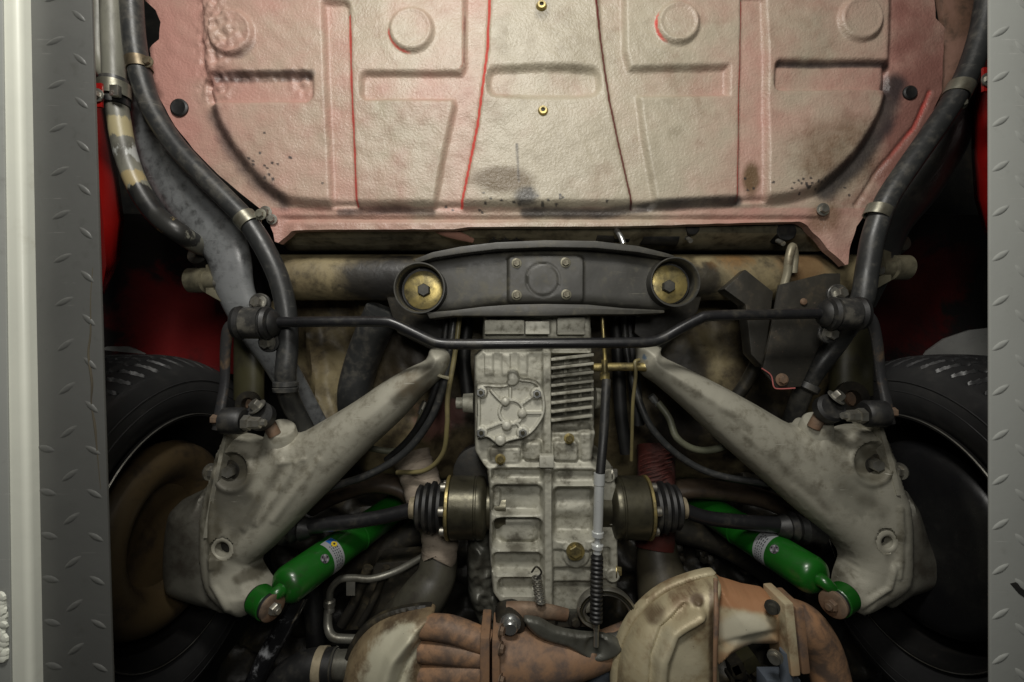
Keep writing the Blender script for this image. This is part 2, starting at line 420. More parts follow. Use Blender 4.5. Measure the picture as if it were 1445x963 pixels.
for sx, (x0, x1) in enumerate(((60, 330), (1215, 1470))):
    # curved liner in front of the wheel: a quarter barrel rising away from the ground
    m = MB(); nu, nv = 14, 18; vs = []; fs = []
    for j in range(nv):
        t = j/(nv-1); a = t*math.pi*.55
        for i in range(nu):
            q = P(x0 + (x1-x0)*i/(nu-1), 330, 1.0)
            vs.append((q.x, P(0, 520, 1.0).y - .36*math.cos(a)**1.0 + .02, CAMZ + .88 + .32*math.sin(a)*1.0 + .04*abs(i/(nu-1)-.5)))
    vs2 = []
    for j in range(nv):
        t = j/(nv-1)
        for i in range(nu):
            u = i/(nu-1); q = P(x0 + (x1-x0)*u, 300 + 230*t, 1.0)
            vs2.append((q.x, q.y, CAMZ + 1.0 + .10*math.sin(t*3.0) + .03*u))
    for j in range(nv-1):
        for i in range(nu-1): fs.append((j*nu+i, j*nu+i+1, (j+1)*nu+i+1, (j+1)*nu+i))
    m.add(vs2, fs).build('wheel_house', redov, body, solid=.003)
silver = mk('fender_outside_light', (.34,.34,.32,1), (.28,.28,.27,1), (.18,.16,.14,1), .2, rough=.3, coat=.3)  # fender edge in pale grey, painting in the light outside
for pts in ([(120,505),(150,489),(180,489),(205,499),(222,512),(200,530),(120,530)], [(1300,503),(1335,478),(1370,466),(1420,460),(1420,520),(1310,515)]):
    MB().prism([P(x, y, 1.06) for x, y in pts], (0,0,.01)).build('fender_edge', silver, body, bevel=.002)
# sill / rocker flanks with rounded lower edge
def sill(outer, inner, label):
    m = MB(); n = len(outer); rows = 9; vs = []; fs = []
    for (a, b) in zip(outer, inner):
        for k in range(rows):
            t = k/(rows-1); z = .74 + .10*(1-math.sin(t*math.pi*.5)) + .16*max(0, t-.6)
            x = a[0] + (b[0]-a[0])*t; vs.append(P(x, a[1] + (b[1]-a[1])*t, z))
    for j in range(n-1):
        for k in range(rows-1): fs.append((j*rows+k, j*rows+k+1, (j+1)*rows+k+1, (j+1)*rows+k))
    o = m.add(vs, fs).build('sill_panel', redpaint, None, solid=.0022)
    return tag(o, label, 'sill panel', 'red sills beside the floor pan')
sill([(80,60),(85,110),(90,180),(95,260),(100,330),(120,390),(138,418)], [(136,60),(140,100),(152,180),(166,250),(174,310),(168,365),(146,415)], 'glossy red sill panel beside the peeling grey pipe')
sill([(1460,60),(1460,120),(1460,180),(1455,240),(1450,300),(1440,340),(1430,370)], [(1386,60),(1383,110),(1372,160),(1372,220),(1376,280),(1388,325),(1402,350)], 'dark red sill panel beside the black hose with silver clamps')
def red_bracket(px, py, label):
    t = thing('sill_bracket', label, 'bracket', P(px, py, .70), 'red sill brackets')
    MB().box(P(px, py, .70), (S(16, .7), S(34, .7), .004)).build('tab', redpaint, t, bevel=.001)
    b = MB(); b.bolt(P(px, py, .697), (0,0,-1), S(6.5, .7)); b.build('bolt', steel, t)
red_bracket(137, 135, 'small red bracket with bolt beside the taped pipe joint')
red_bracket(1394, 113, 'small red bracket with bolt beside the black hose clamp')

# ================================================================ floor pan
ZF = .775
PAN = [(204,-45),(204,0),(219,14),(226,31),(224,55),(211,68),(214,89),(217,118),(224,136),(247,178),(274,212),(308,247),(343,276),(374,300),(386,330),(388,346),(398,336),(412,327),(432,325),(640,324),(660,321),(880,320),(1128,313),(1142,318),(1158,335),(1170,352),(1196,378),(1200,350),(1208,320),(1234,284),(1275,223),(1316,158),(1328,130),(1331,108),(1332,69),(1333,40),(1319,27),(1318,0),(1318,-45)]
TUB = [(v.x, v.y) for v in catmull([Vector((x, y, 0)) for x, y in [(287,-60),(288,0),(289,60),(294,120),(305,165),(325,205),(360,252),(395,282),(430,293),(520,297),(640,297),(760,297),(900,296),(1040,290),(1110,285),(1160,265),(1205,222),(1234,175),(1248,130),(1253,60),(1254,0),(1254,-60)]], 3)]
LL = [(692,-60),(692,0),(688,80),(675,180),(652,294)]      # pressed lines of the centre panel
RL = [(838,-60),(838,0),(845,60),(858,150),(890,296)]
def pan_fields(X, Y):
    e = lambda d, s=4.0: sstep(-s, s, d)
    tub = poly_sd(X, Y, TUB)
    h = .017 * sstep(-5, 13, tub)
    rec = np.zeros(X.shape)
    def dig(d, s=4.0):
        nonlocal rec; rec = np.maximum(rec, e(d, s))
    dig(poly_sd(X, Y, [(461,14),(466,11),(490,11),(497,16),(501,150),(507,294),(472,294),(466,150)]), 4)
    dig(rbox_sd(X, Y, 296, 110, 447, 150, 12)); dig(rbox_sd(X, Y, 514, 110, 668, 147, 9))
    dig(poly_sd(X, Y, [(657,-60),(692,-60),(692,0),(688,80),(675,180),(652,296),(615,296),(628,220),(643,155),(640,146),(652,110),(657,100)]), 4.5)
    dig(poly_sd(X, Y, [(838,-60),(877,-60),(879,80),(886,104),(1022,101),(1022,140),(898,142),(905,200),(922,290),(915,297),(890,296),(858,150),(845,60)]), 4.5)
    dig(poly_sd(X, Y, [(1040,2),(1068,2),(1073,8),(1076,150),(1076,286),(1036,288),(1038,150)]), 4)
    dig(rbox_sd(X, Y, 1087, 94, 1252, 133, 9))
    band = rbox_sd(X, Y, 686, 102 , 846, 143, 16); dig(band - 3*np.abs((X-766)/80)**2, 6)
    h = h - .0105 * rec
    for (x, y, r) in ((335,57,31),(584,53,30),(951,44,29),(1203,38,30)):
        dd = r - np.hypot(X-x, Y-y); h = h + .0085*sstep(-3, 4, dd) - .0012*sstep(4, 9, dd)*(1 if x != 951 else 1.6)
    # rolled lip along the rear edge
    h = h - .006*sstep(303, 309, Y)*sstep(380, 410, X)*sstep(1180, 1150, X) + .008*sstep(308, 316, Y)*sstep(395, 420, X)*sstep(1150, 1120, X)
    # lumpy sealer at one corner and faint panel waviness
    lump = sstep(40, 0, np.abs(X-305))*sstep(175, 120, Y) + .7*sstep(45, 10, np.hypot(X-330, Y-60)) + .5*sstep(30, 6, np.hypot(X-430, Y-122)) + .5*sstep(14, 0, np.abs(Y-112))*sstep(460, 430, X)*sstep(285, 300, X)
    h = h + .0030*np.clip(lump, 0, 1)*fnoise(X, Y, 15, 2) + .0011*fnoise(X, Y, 120, 5) + .0004*fnoise(X, Y, 26, 6)
    seam = sstep(3, 0, np.abs(X-236-Y*.1)); h = h + .0006*seam*0
    ed = poly_sd(X, Y, PAN); flank = sstep(0, 26, X-1235-(-(Y-200))*.35)
    h = h - .0012*sstep(8, 0, ed)*fnoise(X, Y, 40, 9)
    dent = sstep(26, 0, np.hypot((X-1240), (Y-250)*.6)); h = h - .006*dent
    # diagonal press line in the right flange
    dl = line_d(X, Y, [(1208,290),(1245,235),(1290,180),(1312,130)]); h = h - .004*sstep(6, 0, dl)
    return h, rec, tub, ed
def pan_feat(X, Y, d): return pan_fields(X, Y)[0]
def a_pink(X, Y, d):
    p = .34*sstep(330, 230, X) + .30*sstep(760, 640, X) + .30*sstep(560, 300, X) + .40*sstep(860, 1060, X) + .26*sstep(1220, 1262, X)
    p = p + .28*sstep(-3, 0, Y-295) + .10*fnoise(X, Y, 120, 21) + .05*fnoise(X, Y, 40, 22)
    h, rec, tub, ed = pan_fields(X, Y); p = p + .15*rec
    return np.clip(p, 0, 1)
def a_red(X, Y, d):
    r = np.zeros(X.shape)
    for pts, wd, st in ((LL, 3, 1), ([(497,30),(501,150),(507,292)], 3.5, .95), ([(1041,10),(1037,150),(1035,285)], 3, .8), ([(655,20),(654,100),(646,108)], 2.2, .35)):
        r = np.maximum(r, st*sstep(wd, wd*.35, line_d(X, Y, pts)))
    for (x, y, rr, a0) in ((584,53,31,2.4),(951,44,30,2.9)):
        an = np.abs(np.angle(np.exp(1j*(np.arctan2(Y-y, X-x)-a0)))); r = np.maximum(r, .7*sstep(2.6, .8, np.abs(np.hypot(X-x, Y-y)-rr))*sstep(1.1, .5, an))
    r = np.maximum(r, .5*sstep(1190, 1300, X)*sstep(6, 2, line_d(X, Y, [(1208,290),(1245,235),(1290,180),(1312,130)])))
    return r
def a_dkred(X, Y, d):
    return np.maximum(sstep(3.0, 1.2, line_d(X, Y, RL)), .5*sstep(2.5, .8, line_d(X, Y, [(657,30),(656,95)])))
def a_dirtyred(X, Y, d):  # dull dirty red of the right flange
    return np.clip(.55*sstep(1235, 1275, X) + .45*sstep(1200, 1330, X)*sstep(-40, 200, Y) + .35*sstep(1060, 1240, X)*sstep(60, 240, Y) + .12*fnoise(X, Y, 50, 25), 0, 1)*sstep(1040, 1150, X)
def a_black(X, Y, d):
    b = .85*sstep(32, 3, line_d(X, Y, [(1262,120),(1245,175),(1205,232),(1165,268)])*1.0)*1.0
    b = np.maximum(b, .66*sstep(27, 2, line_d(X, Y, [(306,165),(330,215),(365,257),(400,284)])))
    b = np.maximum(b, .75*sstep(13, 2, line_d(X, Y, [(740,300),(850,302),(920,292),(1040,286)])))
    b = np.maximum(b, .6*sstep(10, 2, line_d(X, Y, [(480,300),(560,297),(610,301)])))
    b = np.maximum(b, .62*sstep(12, 3, line_d(X, Y, [(312,114),(445,112)])))  # shade of the recess's upper wall, painted dark
    b = np.maximum(b, .75*sstep(7, 1, line_d(X, Y, [(1092,97),(1248,96)])))  # upper wall of the opposite recess, its shade painted in
    b = np.maximum(b, .30*sstep(9, 2, line_d(X, Y, [(710,106),(766,101),(825,104)])))  # shade at the centre band's upper edge, painted in
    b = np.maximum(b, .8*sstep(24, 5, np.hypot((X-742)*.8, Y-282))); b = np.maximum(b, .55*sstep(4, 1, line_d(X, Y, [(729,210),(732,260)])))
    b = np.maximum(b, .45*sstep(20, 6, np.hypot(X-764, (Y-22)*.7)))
    b = np.maximum(b, .42*sstep(9, 2, np.abs(np.hypot(X-335, Y-57)-33))*sstep(-.2, .6, (Y-57)/33))  # painted shadow below the round stamping
    rs = np.random.RandomState(5)
    for _ in range(70):
        q = rs.choice(3); cx, cy, sx, sy = ((390,245,34,26),(720,288,60,7),(1120,268,40,8))[q]
        x, y = rs.normal(cx, sx), rs.normal(cy, sy); b = np.maximum(b, .9*sstep(3.4, 1.2, np.hypot(X-x, (Y-y)*1.3)))
    return b
def a_brown(X, Y, d):
    b = 1.0*sstep(46, 10, np.hypot((X-708)*.68, (Y-258)*1.5)); b = np.maximum(b, .8*sstep(24, 6, np.hypot((X-1057)*1.2, (Y-255)*.6)))
    b = np.maximum(b, .5*sstep(95, 30, np.hypot((X-1180)*.8, Y-225))); b = np.maximum(b, .6*sstep(44, 10, np.hypot(X-1165, Y-308)))
    return np.maximum(b, .25*sstep(60, 10, np.abs(Y-330)))
pan_m = mk('oversprayed_floor_paint', (.405,.36,.275,1), (.365,.325,.245,1), (.27,.23,.165,1), .42, s=(7, 34), rough=.42, rvar=.1, bump=.62, bs=230, bump2=.06, bs2=60,
           attrs=[('pink', (.435,.22,.185,1), .95), ('dirtyred', (.20,.085,.07,1), .85), ('brown', (.10,.065,.026,1), .88), ('red', (.58,.055,.045,1), .95), ('dkred', (.13,.008,.010,1), .95), ('black', (.028,.028,.030,1), .88)],
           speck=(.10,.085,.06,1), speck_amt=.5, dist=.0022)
pan = thing('floor_pan', 'pink and cream oversprayed floor pan with pressed ribs and round stampings', 'floor pan', P(766, 150, ZF))
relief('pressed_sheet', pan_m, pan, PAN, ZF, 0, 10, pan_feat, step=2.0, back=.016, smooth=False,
       attrs={'pink': a_pink, 'red': a_red, 'dirtyred': a_dirtyred, 'dkred': a_dkred, 'black': a_black, 'brown': a_brown})
for (x, y, r) in ((254,153,12.5),(1283,132,10)):
    MB().lathe(P(x, y, ZF-.001), (0,0,-1), [(0, S(r,.77)), (.003, S(r,.77)), (.0045, S(r*.8,.77)), (.0035, S(r*.55,.77))], 24).build('rubber_plug', rubber, pan)
for (x, y) in ((764,9),(766,157)):
    t = MB(); t.lathe(P(x, y, ZF-.016), (0,0,-1), [(0, S(8,.76)), (.003, S(6.5,.76)), (.006, S(5.5,.76)), (.006, S(3,.76)), (.0, S(2.6,.76))], 20); t.build('drain_tube', brass, pan)
    MB().lathe(P(x, y, ZF-.0205), (0,0,-1), [(0, S(3.2,.76)), (.0004, S(3.2,.76))], 14).build('drain_hole_shade', dark, pan)  # dark disc painting the shade inside the tube
b = MB(); b.bolt(P(1161, 296, ZF-.003), (0,0,-1), S(6,.77)); b.build('bolt', steel, pan)
b = MB(); b.bolt(P(375, 300, ZF-.002), (0,0,-1), S(6,.77)); b.bolt(P(384, 310, ZF-.002), (0,0,-1), S(5,.77)); b.build('bolt', steel, pan)
# rear bulkhead of the pan that turns up behind the lip
bulk_m = mk('dirty_cream_bulkhead', (.30,.27,.19,1), (.22,.195,.13,1), (.05,.04,.025,1), .5, rough=.5, bump=.2)
MB().prism([P(392,336,.80), P(412,329,.80), P(660,325,.80), P(1130,318,.80), P(1150,330,.80), P(1165,352,.80), P(1130,352,.86), P(640,352,.86), P(405,352,.86)], (0,0,.02)).build('rear_bulkhead', bulk_m, pan)
# ================================================================ torsion tube and tunnel wall
tan_m = mk('dirty_tan_sealer', (.25,.205,.115,1), (.17,.135,.075,1), (.035,.028,.018,1), .5, s=(8, 30), rough=.48, bump=.3, bs=90, bump2=.35, bs2=40,
           spots=[(P(520,400,.80), .075, (.018,.017,.016,1), .95), (P(560,390,.80), .07, (.018,.017,.016,1), .95), (P(590,470,.9), .08, (.02,.018,.014,1), .9), (P(1000,400,.80), .05, (.02,.018,.014,1), .9), (P(1040,350,.8), .05, (.20,.10,.03,1), .7), (P(975,440,.84), .08, (.02,.018,.015,1), .9), (P(1140,370,.8), .06, (.16,.08,.03,1), .6)])
tt = thing('torsion_tube', 'dirty tan torsion bar tube with black tar patch behind the crossmember', 'torsion tube', P(770, 392, .84))
MB().tube([P(395,392,.85), P(560,392,.85), P(770,392,.85), P(980,392,.85), P(1215,392,.85)], [S(32,.85)]*5, 40, sub=8).build('tube', tan_m, tt)
MB().prism([P(535,385,.83), P(640,385,.83), P(650,470,.83), P(620,500,.83), P(560,470,.83), P(548,430,.83)], (0,0,.03)).build('mount_plate', grime, tt, bevel=.004)
MB().prism([P(900,385,.83), P(1000,385,.83), P(985,440,.83), P(930,500,.83), P(895,470,.83)], (0,0,.03)).build('mount_plate', grime, tt, bevel=.004)
tun = thing('tunnel_wall', 'grimy tan seat bulkhead sheet above the trailing arms', 'bulkhead', P(770, 540, .98))
def tun_feat(X, Y, d):
    h = .03*sstep(30, 0, np.abs(X-560)-40) + .004*fnoise(X, Y, 90, 31) + .0012*fnoise(X, Y, 22, 32)
    h = h + .02*sstep(14, 0, line_d(X, Y, [(440,470),(450,560),(480,640)]))
    h = h + .015*sstep(90, 0, np.hypot((X-1020)*.7, Y-520)) - .05*sstep(-40, 60, Y-640)
    return h
tun_m = mk('grimy_tan_bulkhead', (.20,.165,.09,1), (.13,.10,.055,1), (.03,.022,.013,1), .58, s=(7, 28), rough=.5, bump=.3, bs=90, bump2=.3, bs2=35,
           spots=[(P(600,500,.95), .10, (.03,.022,.015,1), .85), (P(1060,600,.95), .12, (.014,.012,.010,1), .95), (P(960,620,.95), .10, (.012,.010,.009,1), .95), (P(970,520,.95), .06, (.02,.017,.012,1), .9), (P(610,590,.95), .055, (.24,.11,.095,1), .7), (P(640,580,.95), .04, (.24,.11,.1,1), .7)])
relief('sheet', tun_m, tun, [(385,420),(700,415),(860,415),(1180,420),(1150,600),(1080,680),(900,690),(650,690),(470,660),(410,560)], .97, .02, 60, tun_feat, step=5, back=.05)

# things in the dark gap behind the pan lip
def stud(px, py, r, label):
    t = thing('rubber_mount', label, 'rubber mount', P(px, py, .80), 'rubber mounts behind the pan lip')
    MB().lathe(P(px, py+2, .83), (0,0,-1), [(0, S(r,.8)), (.03, S(r,.8)), (.032, S(r*.9,.8))], 24).build('rubber', rubber, t)
    MB().lathe(P(px+1, py+10, .80), (0,.5,-1), [(0, S(3.2,.8)), (.02, S(3.2,.8))], 12).build('stud', steel, t)
stud(968, 326, 10, 'small black rubber mount with threaded stud beside crossmember end')
stud(1096, 330, 14, 'large black rubber mount with threaded stud near the hook rod')
MB_gap = thing('shift_coupling', 'dark coupling and ribbed sleeve between pan lip and crossmember', 'coupling', P(760, 330, .84))
MB().lathe(P(690,331,.84), (1,0,0), [(0,.02),(.01,.024),(.02,.02),(.03,.024),(.04,.02),(.05,.024),(.06,.02)], 20).build('sleeve', rubber, MB_gap)
MB().tube([P(750,330,.84), P(800,330,.84), P(870,326,.84)], .016, 16).build('rod', blackpnt, MB_gap)
MB().lathe(P(840,328,.83), (1,0,0), [(0,.022),(.03,.022),(.032,.018),(.06,.018)], 20).build('cup', dark, MB_gap)
MB().tube([P(905,330,.83), P(950,332,.83), P(952,332,.83)], .02, 16).build('plug', rubber, MB_gap)
tag(MB().tube([P(600,316,.80), P(622,322,.80), P(640,330,.80), P(668,340,.81)], [.004,.011,.009,.004], 12, flat=.5).build('cloth_strip', mk('dusty_pink_cloth', (.28,.14,.10,1), (.20,.10,.07,1), (.05,.04,.03,1), .3, rough=.9, bump=.6, bs=120, stretch=(1,4,1))), 'twisted rusty pink strip hanging under the pan lip', 'strip')
tag(MB().tube([P(870,325,.79), P(876,335,.78), P(880,345,.775)], S(4,.78), 10).build('brake_union', brightst), 'small bright pipe union above the crossmember', 'pipe union')

# ================================================================ crossmember
cm = thing('crossmember', 'black curved gearbox crossmember with two gold washers', 'crossmember', P(770, 395, .745))
relief('beam', xmember, cm, [(596,372),(640,361),(700,354),(770,352),(840,354),(900,361),(945,368),(960,400),(945,436),(900,436),(830,431),(770,430),(710,431),(640,440),(600,440),(590,405)], .752, .010, 16,
       lambda X, Y, d: .006*sstep(3, 0, 0-rbox_sd(X, Y, 718, 362, 821, 429, 8)) - .0015*sstep(2.2, .4, np.abs(np.hypot(X-766, Y-396)-23)) + .0006*fnoise(X, Y, 60, 3), step=2.2, back=.05)
def flange(up, lo, name):
    pts = up + lo[::-1]
    MB().prism([P(x, y, .722) for x, y in pts], (0,0,.05)).build(name, xmember, cm, bevel=.002)
flange([(584,366),(610,356),(650,348),(700,342),(770,339),(840,340),(900,347),(940,357),(952,361)], [(587,372),(612,364),(650,358),(700,352),(770,349),(840,350),(900,356),(938,363),(952,364)], 'front_flange')
flange([(601,441),(640,438),(680,433),(720,430),(770,429),(830,430),(880,435),(938,438)], [(606,450),(640,446),(690,446),(730,446),(770,446),(830,444),(890,444),(938,442)], 'rear_flange')
for (x, y, r) in ((598, 410, 35), (942, 402, 34)):
    MB().lathe(P(x, y, .755), (0,0,-1), [(0, S(r-3,.73)), (.034, S(r-3,.73)), (.037, S(r-1,.73)), (.037, S(r+.6,.73)), (.030, S(r+.6,.73)), (.0, S(r+.6,.74))], 48, caps=False).build('bush_cup', xmember, cm)
    MB().lathe(P(x, y, .748), (0,0,-1), [(0, S(r-4,.74)), (.006, S(r-5,.74))], 40).build('bush_rubber', rubber, cm)
    w = MB().lathe(P(x, y, .742), (0,0,-1), [(0, S(27.5,.73)), (.0035, S(27.5,.73)), (.0045, S(26,.73)), (.0065, S(17,.73)), (.0065, S(9,.73))], 40).build('gold_washer', brass, cm)
    b = MB(); b.bolt(P(x+(x<700)*1, y+(x>700)*3, .7355), (0,0,-1), S(9.5,.73), S(9,.73), washer=False); b.build('bolt', xmember, cm)
for (x, y) in ((729,372),(798,371),(729,417),(799,416)):
    b = MB(); b.lathe(P(x, y, .737), (0,0,-1), [(0, S(7.5,.73)), (.0015, S(7.5,.73)), (.002, S(6.5,.73))], 20); b.bolt(P(x, y, .735), (0,0,-1), S(5.2,.73), washer=False); b.build('bolt', dullbolt, cm)

# ================================================================ anti-roll bar
ZB = .705
bar = thing('anti_roll_bar', 'black anti-roll bar crossing under the gearbox with clamped rubber bushes', 'anti-roll bar', P(770, 470, ZB))
MB().tube([P(372,456,ZB), P(395,455,ZB), P(470,454,ZB), P(538,454,ZB), P(556,457,ZB), P(580,468,ZB), P(603,479,ZB), P(622,485,ZB), P(660,486,ZB), P(770,485,ZB), P(880,484,ZB), P(915,483,ZB), P(935,478,ZB), P(960,464,ZB), P(985,451,ZB), P(1003,446,ZB), P(1080,444,ZB), P(1175,442,ZB)], S(7.6, ZB), 20, sub=5).build('bar', blackpnt, bar)
def bush(x, y, sgn, lever):
    ax = (sgn, 0, 0)
    MB().lathe(P(x-sgn*34, y, ZB), ax, [(0,S(9,ZB)),(S(4,ZB),S(16,ZB)),(S(8,ZB),S(19,ZB)),(S(10,ZB),S(17,ZB)),(S(12,ZB),S(22,ZB)),(S(17,ZB),S(24,ZB)),(S(20,ZB),S(20,ZB)),(S(50,ZB),S(20,ZB)),(S(54,ZB),S(24,ZB)),(S(59,ZB),S(23,ZB)),(S(62,ZB),S(15,ZB))], 32).build('rubber_bush', rubber, bar)
    MB().lathe(P(x-sgn*12, y, ZB), ax, [(0,S(21,ZB)),(0,S(22.5,ZB)),(S(25,ZB),S(22.5,ZB)),(S(25,ZB),S(21,ZB))], 32).build('saddle', saddle_m, bar)
    e1 = P(x+sgn*(-1), y-28, ZB-.004); e2 = P(x-sgn*14, y+27, ZB+.002)
    for e, ry in ((e1, -1), (e2, 1)):
        pl = MB().lathe(e + Vector((0,0,.014)), (0,0,-1), [(0,S(15,ZB)),(.004,S(15,ZB)),(.005,S(14,ZB))], 20).build('saddle_ear', saddle_m, bar)
        b = MB(); b.bolt(e + Vector((0,0,.009)), (sgn*.15,ry*.25,-1), S(8,ZB), S(9,ZB)); b.build('bolt', steel, bar)
    MB().tube([P(a, b, z) for a, b, z in lever], [S(9,.7),S(8.5,.7),S(7.5,.7),S(7,.7),S(8,.7),S(9,.7)], 14, flat=.75).build('lever', lever_m, bar)
saddle_m = mk('worn_saddle_strap', (.03,.03,.03,1), (.05,.049,.046,1), (.16,.15,.125,1), .42, s=(20, 60), rough=.38, metal=.3, bump=.15)
lever_m = mk('worn_black_lever', (.022,.022,.024,1), (.035,.034,.033,1), (.16,.10,.05,1), .42, rough=.4, bump=.2)
bush(360, 456, -1, [(338,456,.705),(323,464,.705),(318,495,.71),(317,540,.715),(310,585,.71),(308,606,.71)])
bush(1190, 443, 1, [(1212,440,.705),(1229,452,.705),(1238,485,.71),(1243,530,.715),(1252,575,.71),(1254,598,.71)])
def droplink(bx, by, s, label, nutx, eyex, eyey, bolt):
    t = thing('drop_link', label, 'drop link', P(bx, by, .70), 'drop links of the anti-roll bar')
    MB().lathe(P(bx-s*18, by, .705), (s,0,0), [(0,S(15,.7)),(S(3,.7),S(19,.7)),(S(27,.7),S(19,.7)),(S(31,.7),S(16,.7)),(S(31,.7),S(9,.7))], 32).build('rubber_eye', rubber, t)
    MB().lathe(P(bx-s*22, by, .705), (s,0,0), [(0,S(9,.7)),(S(4,.7),S(9,.7))], 6).build('bolt_head', rusty, t)
    MB().lathe(P(bx-s*32, by-2, .705), (s,0,0), [(0,S(7,.7)),(S(10,.7),S(7,.7))], 6).build('bolt_head', rusty, t)
    MB().lathe(P(bx+s*12, by+3, .70), (s,0,0), [(0,S(11,.7)),(S(9,.7),S(11,.7)),(S(9,.7),S(9,.7)),(S(24,.7),S(8,.7)),(S(25,.7),S(5,.7)),(S(31,.7),S(5,.7))], 6).build('nut', steel, t)
    MB().lathe(P(eyex, eyey+2, .735), (0,-.45,-1), [(0,S(17,.72)),(.004,S(20,.72)),(.018,S(20,.72)),(.022,S(16,.72)),(.022,S(8,.72))], 28).build('ball_eye', rubber, t)
    MB().tube([P(eyex+s*6, eyey+8, .735), P(eyex+s*16, eyey+26, .74)], S(9,.72), 14).build('stud', rusty, t)
    b = MB(); b.bolt(P(bolt[0], bolt[1], .715), (-s*.5,-.8,-.6), S(8.5,.71), S(9,.71)); b.build('bolt', steel, t)
droplink(332, 594, 1, 'drop link with black eyes beside the brown brake shield', 352, 372, 588, (364, 575))
droplink(1231, 584, -1, 'drop link with black eyes beside the black brake shield', 1203, 1164, 578, (1179, 562))
# ================================================================ wheels
tyre_m = mk('tyre_rubber', (.028,.028,.029,1), (.036,.036,.036,1), (.055,.053,.05,1), .3, rough=.4, bump=.1, bs=300)
brown_sh = mk('brown_brake_shield', (.095,.066,.032,1), (.072,.05,.026,1), (.03,.022,.014,1), .42, rough=.45, bump=.15)
black_sh = mk('black_brake_shield', (.010,.010,.011,1), (.014,.014,.014,1), (.025,.024,.022,1), .3, rough=.32, bump=.08)
rim_m = mk('dark_rim', (.012,.012,.012,1), (.018,.017,.016,1), (.035,.03,.024,1), .3, rough=.35, bump=.05)
def wheel(xin, s, label, shield):
    cy = P(0, 750, .82).y; cz = CAMZ + .82; R = .315; W = .20
    t = thing('wheel', label, 'wheel', (xin + s*W/2, cy, cz), 'rear wheels')
    # tyre skin: profile across, with tread blocks cut into the running surface
    nt = 720; prof = []
    for (a, r) in ((.012,.205),(0.0,.225),(-.006,.245),(-.005,.265),(0.0,.280),(.004,.286)): prof.append((a, r, 0))
    n = 46
    for i in range(n+1):
        u = i/n; a = .006 + u*(W-.012); prof.append((a, .289 + .026*(1-abs(2*u-1)**3.2), 1))
    for (a, r) in ((.004,.286),(0.0,.280),(-.005,.265),(-.006,.245),(0.0,.225),(.012,.205)): prof.append((W-a, r, 0))
    vs = []; fs = []; m = len(prof)
    for k in range(nt):
        th = 2*math.pi*k/nt
        for (a, r, tr) in prof:
            if tr:
                u = (a-.006)/(W-.012); g = 0
                for gc in (.22, .41, .60, .79):
                    if abs(u-gc) < .024: g = .006
                ph = (th*66/(2*math.pi) + 1.3*abs(u-.5)**1.2*2) % 1
                if (.03 < u < .20 or .81 < u < .97) and ph < .22: g = max(g, .0045)
                if .24 < u < .77 and (ph*1.0 + .5*u) % 1 < .16: g = max(g, .0045)
                r = r - g
            elif .268 < r < .29: r = r + 0
            vs.append((xin + s*a, cy + r*math.cos(th), cz + r*math.sin(th)))
    for k in range(nt):
        k2 = (k+1) % nt
        for i in range(m-1): fs.append((k*m+i, k*m+i+1, k2*m+i+1, k2*m+i))
    MB().add(vs, fs).build('tyre', tyre_m, t, sharp=32)
    for rr in (.268, .25):
        MB().lathe((xin - s*.0055, cy, cz), (s,0,0), [(0, rr-.001), (-.0012, rr), (0, rr+.001)], 128, caps=False).build('sidewall_ring', tyre_m, t)
    rim = MB().lathe((xin, cy, cz), (s,0,0), [(.008,.208),(.002,.2075),(.002,.203),(.014,.200),(.03,.188),(.09,.186),(.12,.180),(.155,.165),(.16,.05),(.165,.05),(.16,.17)], 96, caps=False).build('rim', rim_m, t)
    MB().lathe((xin, cy, cz), (s,0,0), [(.0025,.2078),(.0008,.2068),(.0025,.2055)], 128, caps=False).build('rim_lip', steel, rim)
    if shield is brown_sh: MB().lathe((xin + s*.02, cy + .004, cz), (s,0,0), [(.03,.0005),(.03,.085),(.012,.096),(-.002,.112),(-.006,.128),(-.002,.144),(.010,.157),(.026,.163),(.045,.16),(.06,.15)], 72, caps=False).build('brake_shield', shield, t)
    else: MB().lathe((xin + s*.02, cy + .004, cz), (s,0,0), [(.0,.0005),(.0,.118),(.004,.142),(.012,.156),(.024,.162),(.04,.158),(.055,.15)], 72, caps=False).build('brake_shield', shield, t)
    for a in (.35, 1.2, 2.2, 3.6, 4.6, 5.6):      # bright steel spokes near the outer face of the rim
        MB().box((xin + s*.162, cy + .155*math.cos(a), cz + .155*math.sin(a)), (.004, .05, .035), rx=a).build('spoke', brightst, rim, bevel=.001)
    return t
wheel(-.575, -1, 'wheel with brown brake shield inside its dark rim', brown_sh)
wheel(.690, 1, 'wheel with black brake shield inside its dark rim', black_sh)
# ================================================================ trailing arms
arm_spots_l = [(P(330,720,.73), .05, (.10,.095,.075,1), .75), (P(318,690,.73), .04, (.09,.085,.07,1), .7), (P(585,545,.76), .035, (.13,.10,.06,1), .7), (P(360,815,.73), .03, (.06,.045,.03,1), .8), (P(322,664,.72), .025, (.06,.055,.045,1), .8)]
arm_spots_r = [(P(1210,700,.73), .05, (.17,.165,.13,1), .6), (P(1235,650,.72), .03, (.06,.055,.045,1), .7), (P(1200,815,.73), .02, (.07,.055,.04,1), .7), (P(913,505,.76), .009, (.02,.10,.22,1), .9)]
armL = mk('arm_aluminium', (.37,.355,.29,1), (.325,.31,.25,1), (.16,.145,.105,1), .44, s=(5, 60), rough=.58, rvar=.07, metal=.2, bump=.22, bs=420, spots=arm_spots_l, speck=(.07,.06,.045,1), speck_amt=.5, scratch=(.5,.49,.42,1), attrs=[('oil', (.085,.076,.052,1), .85)])
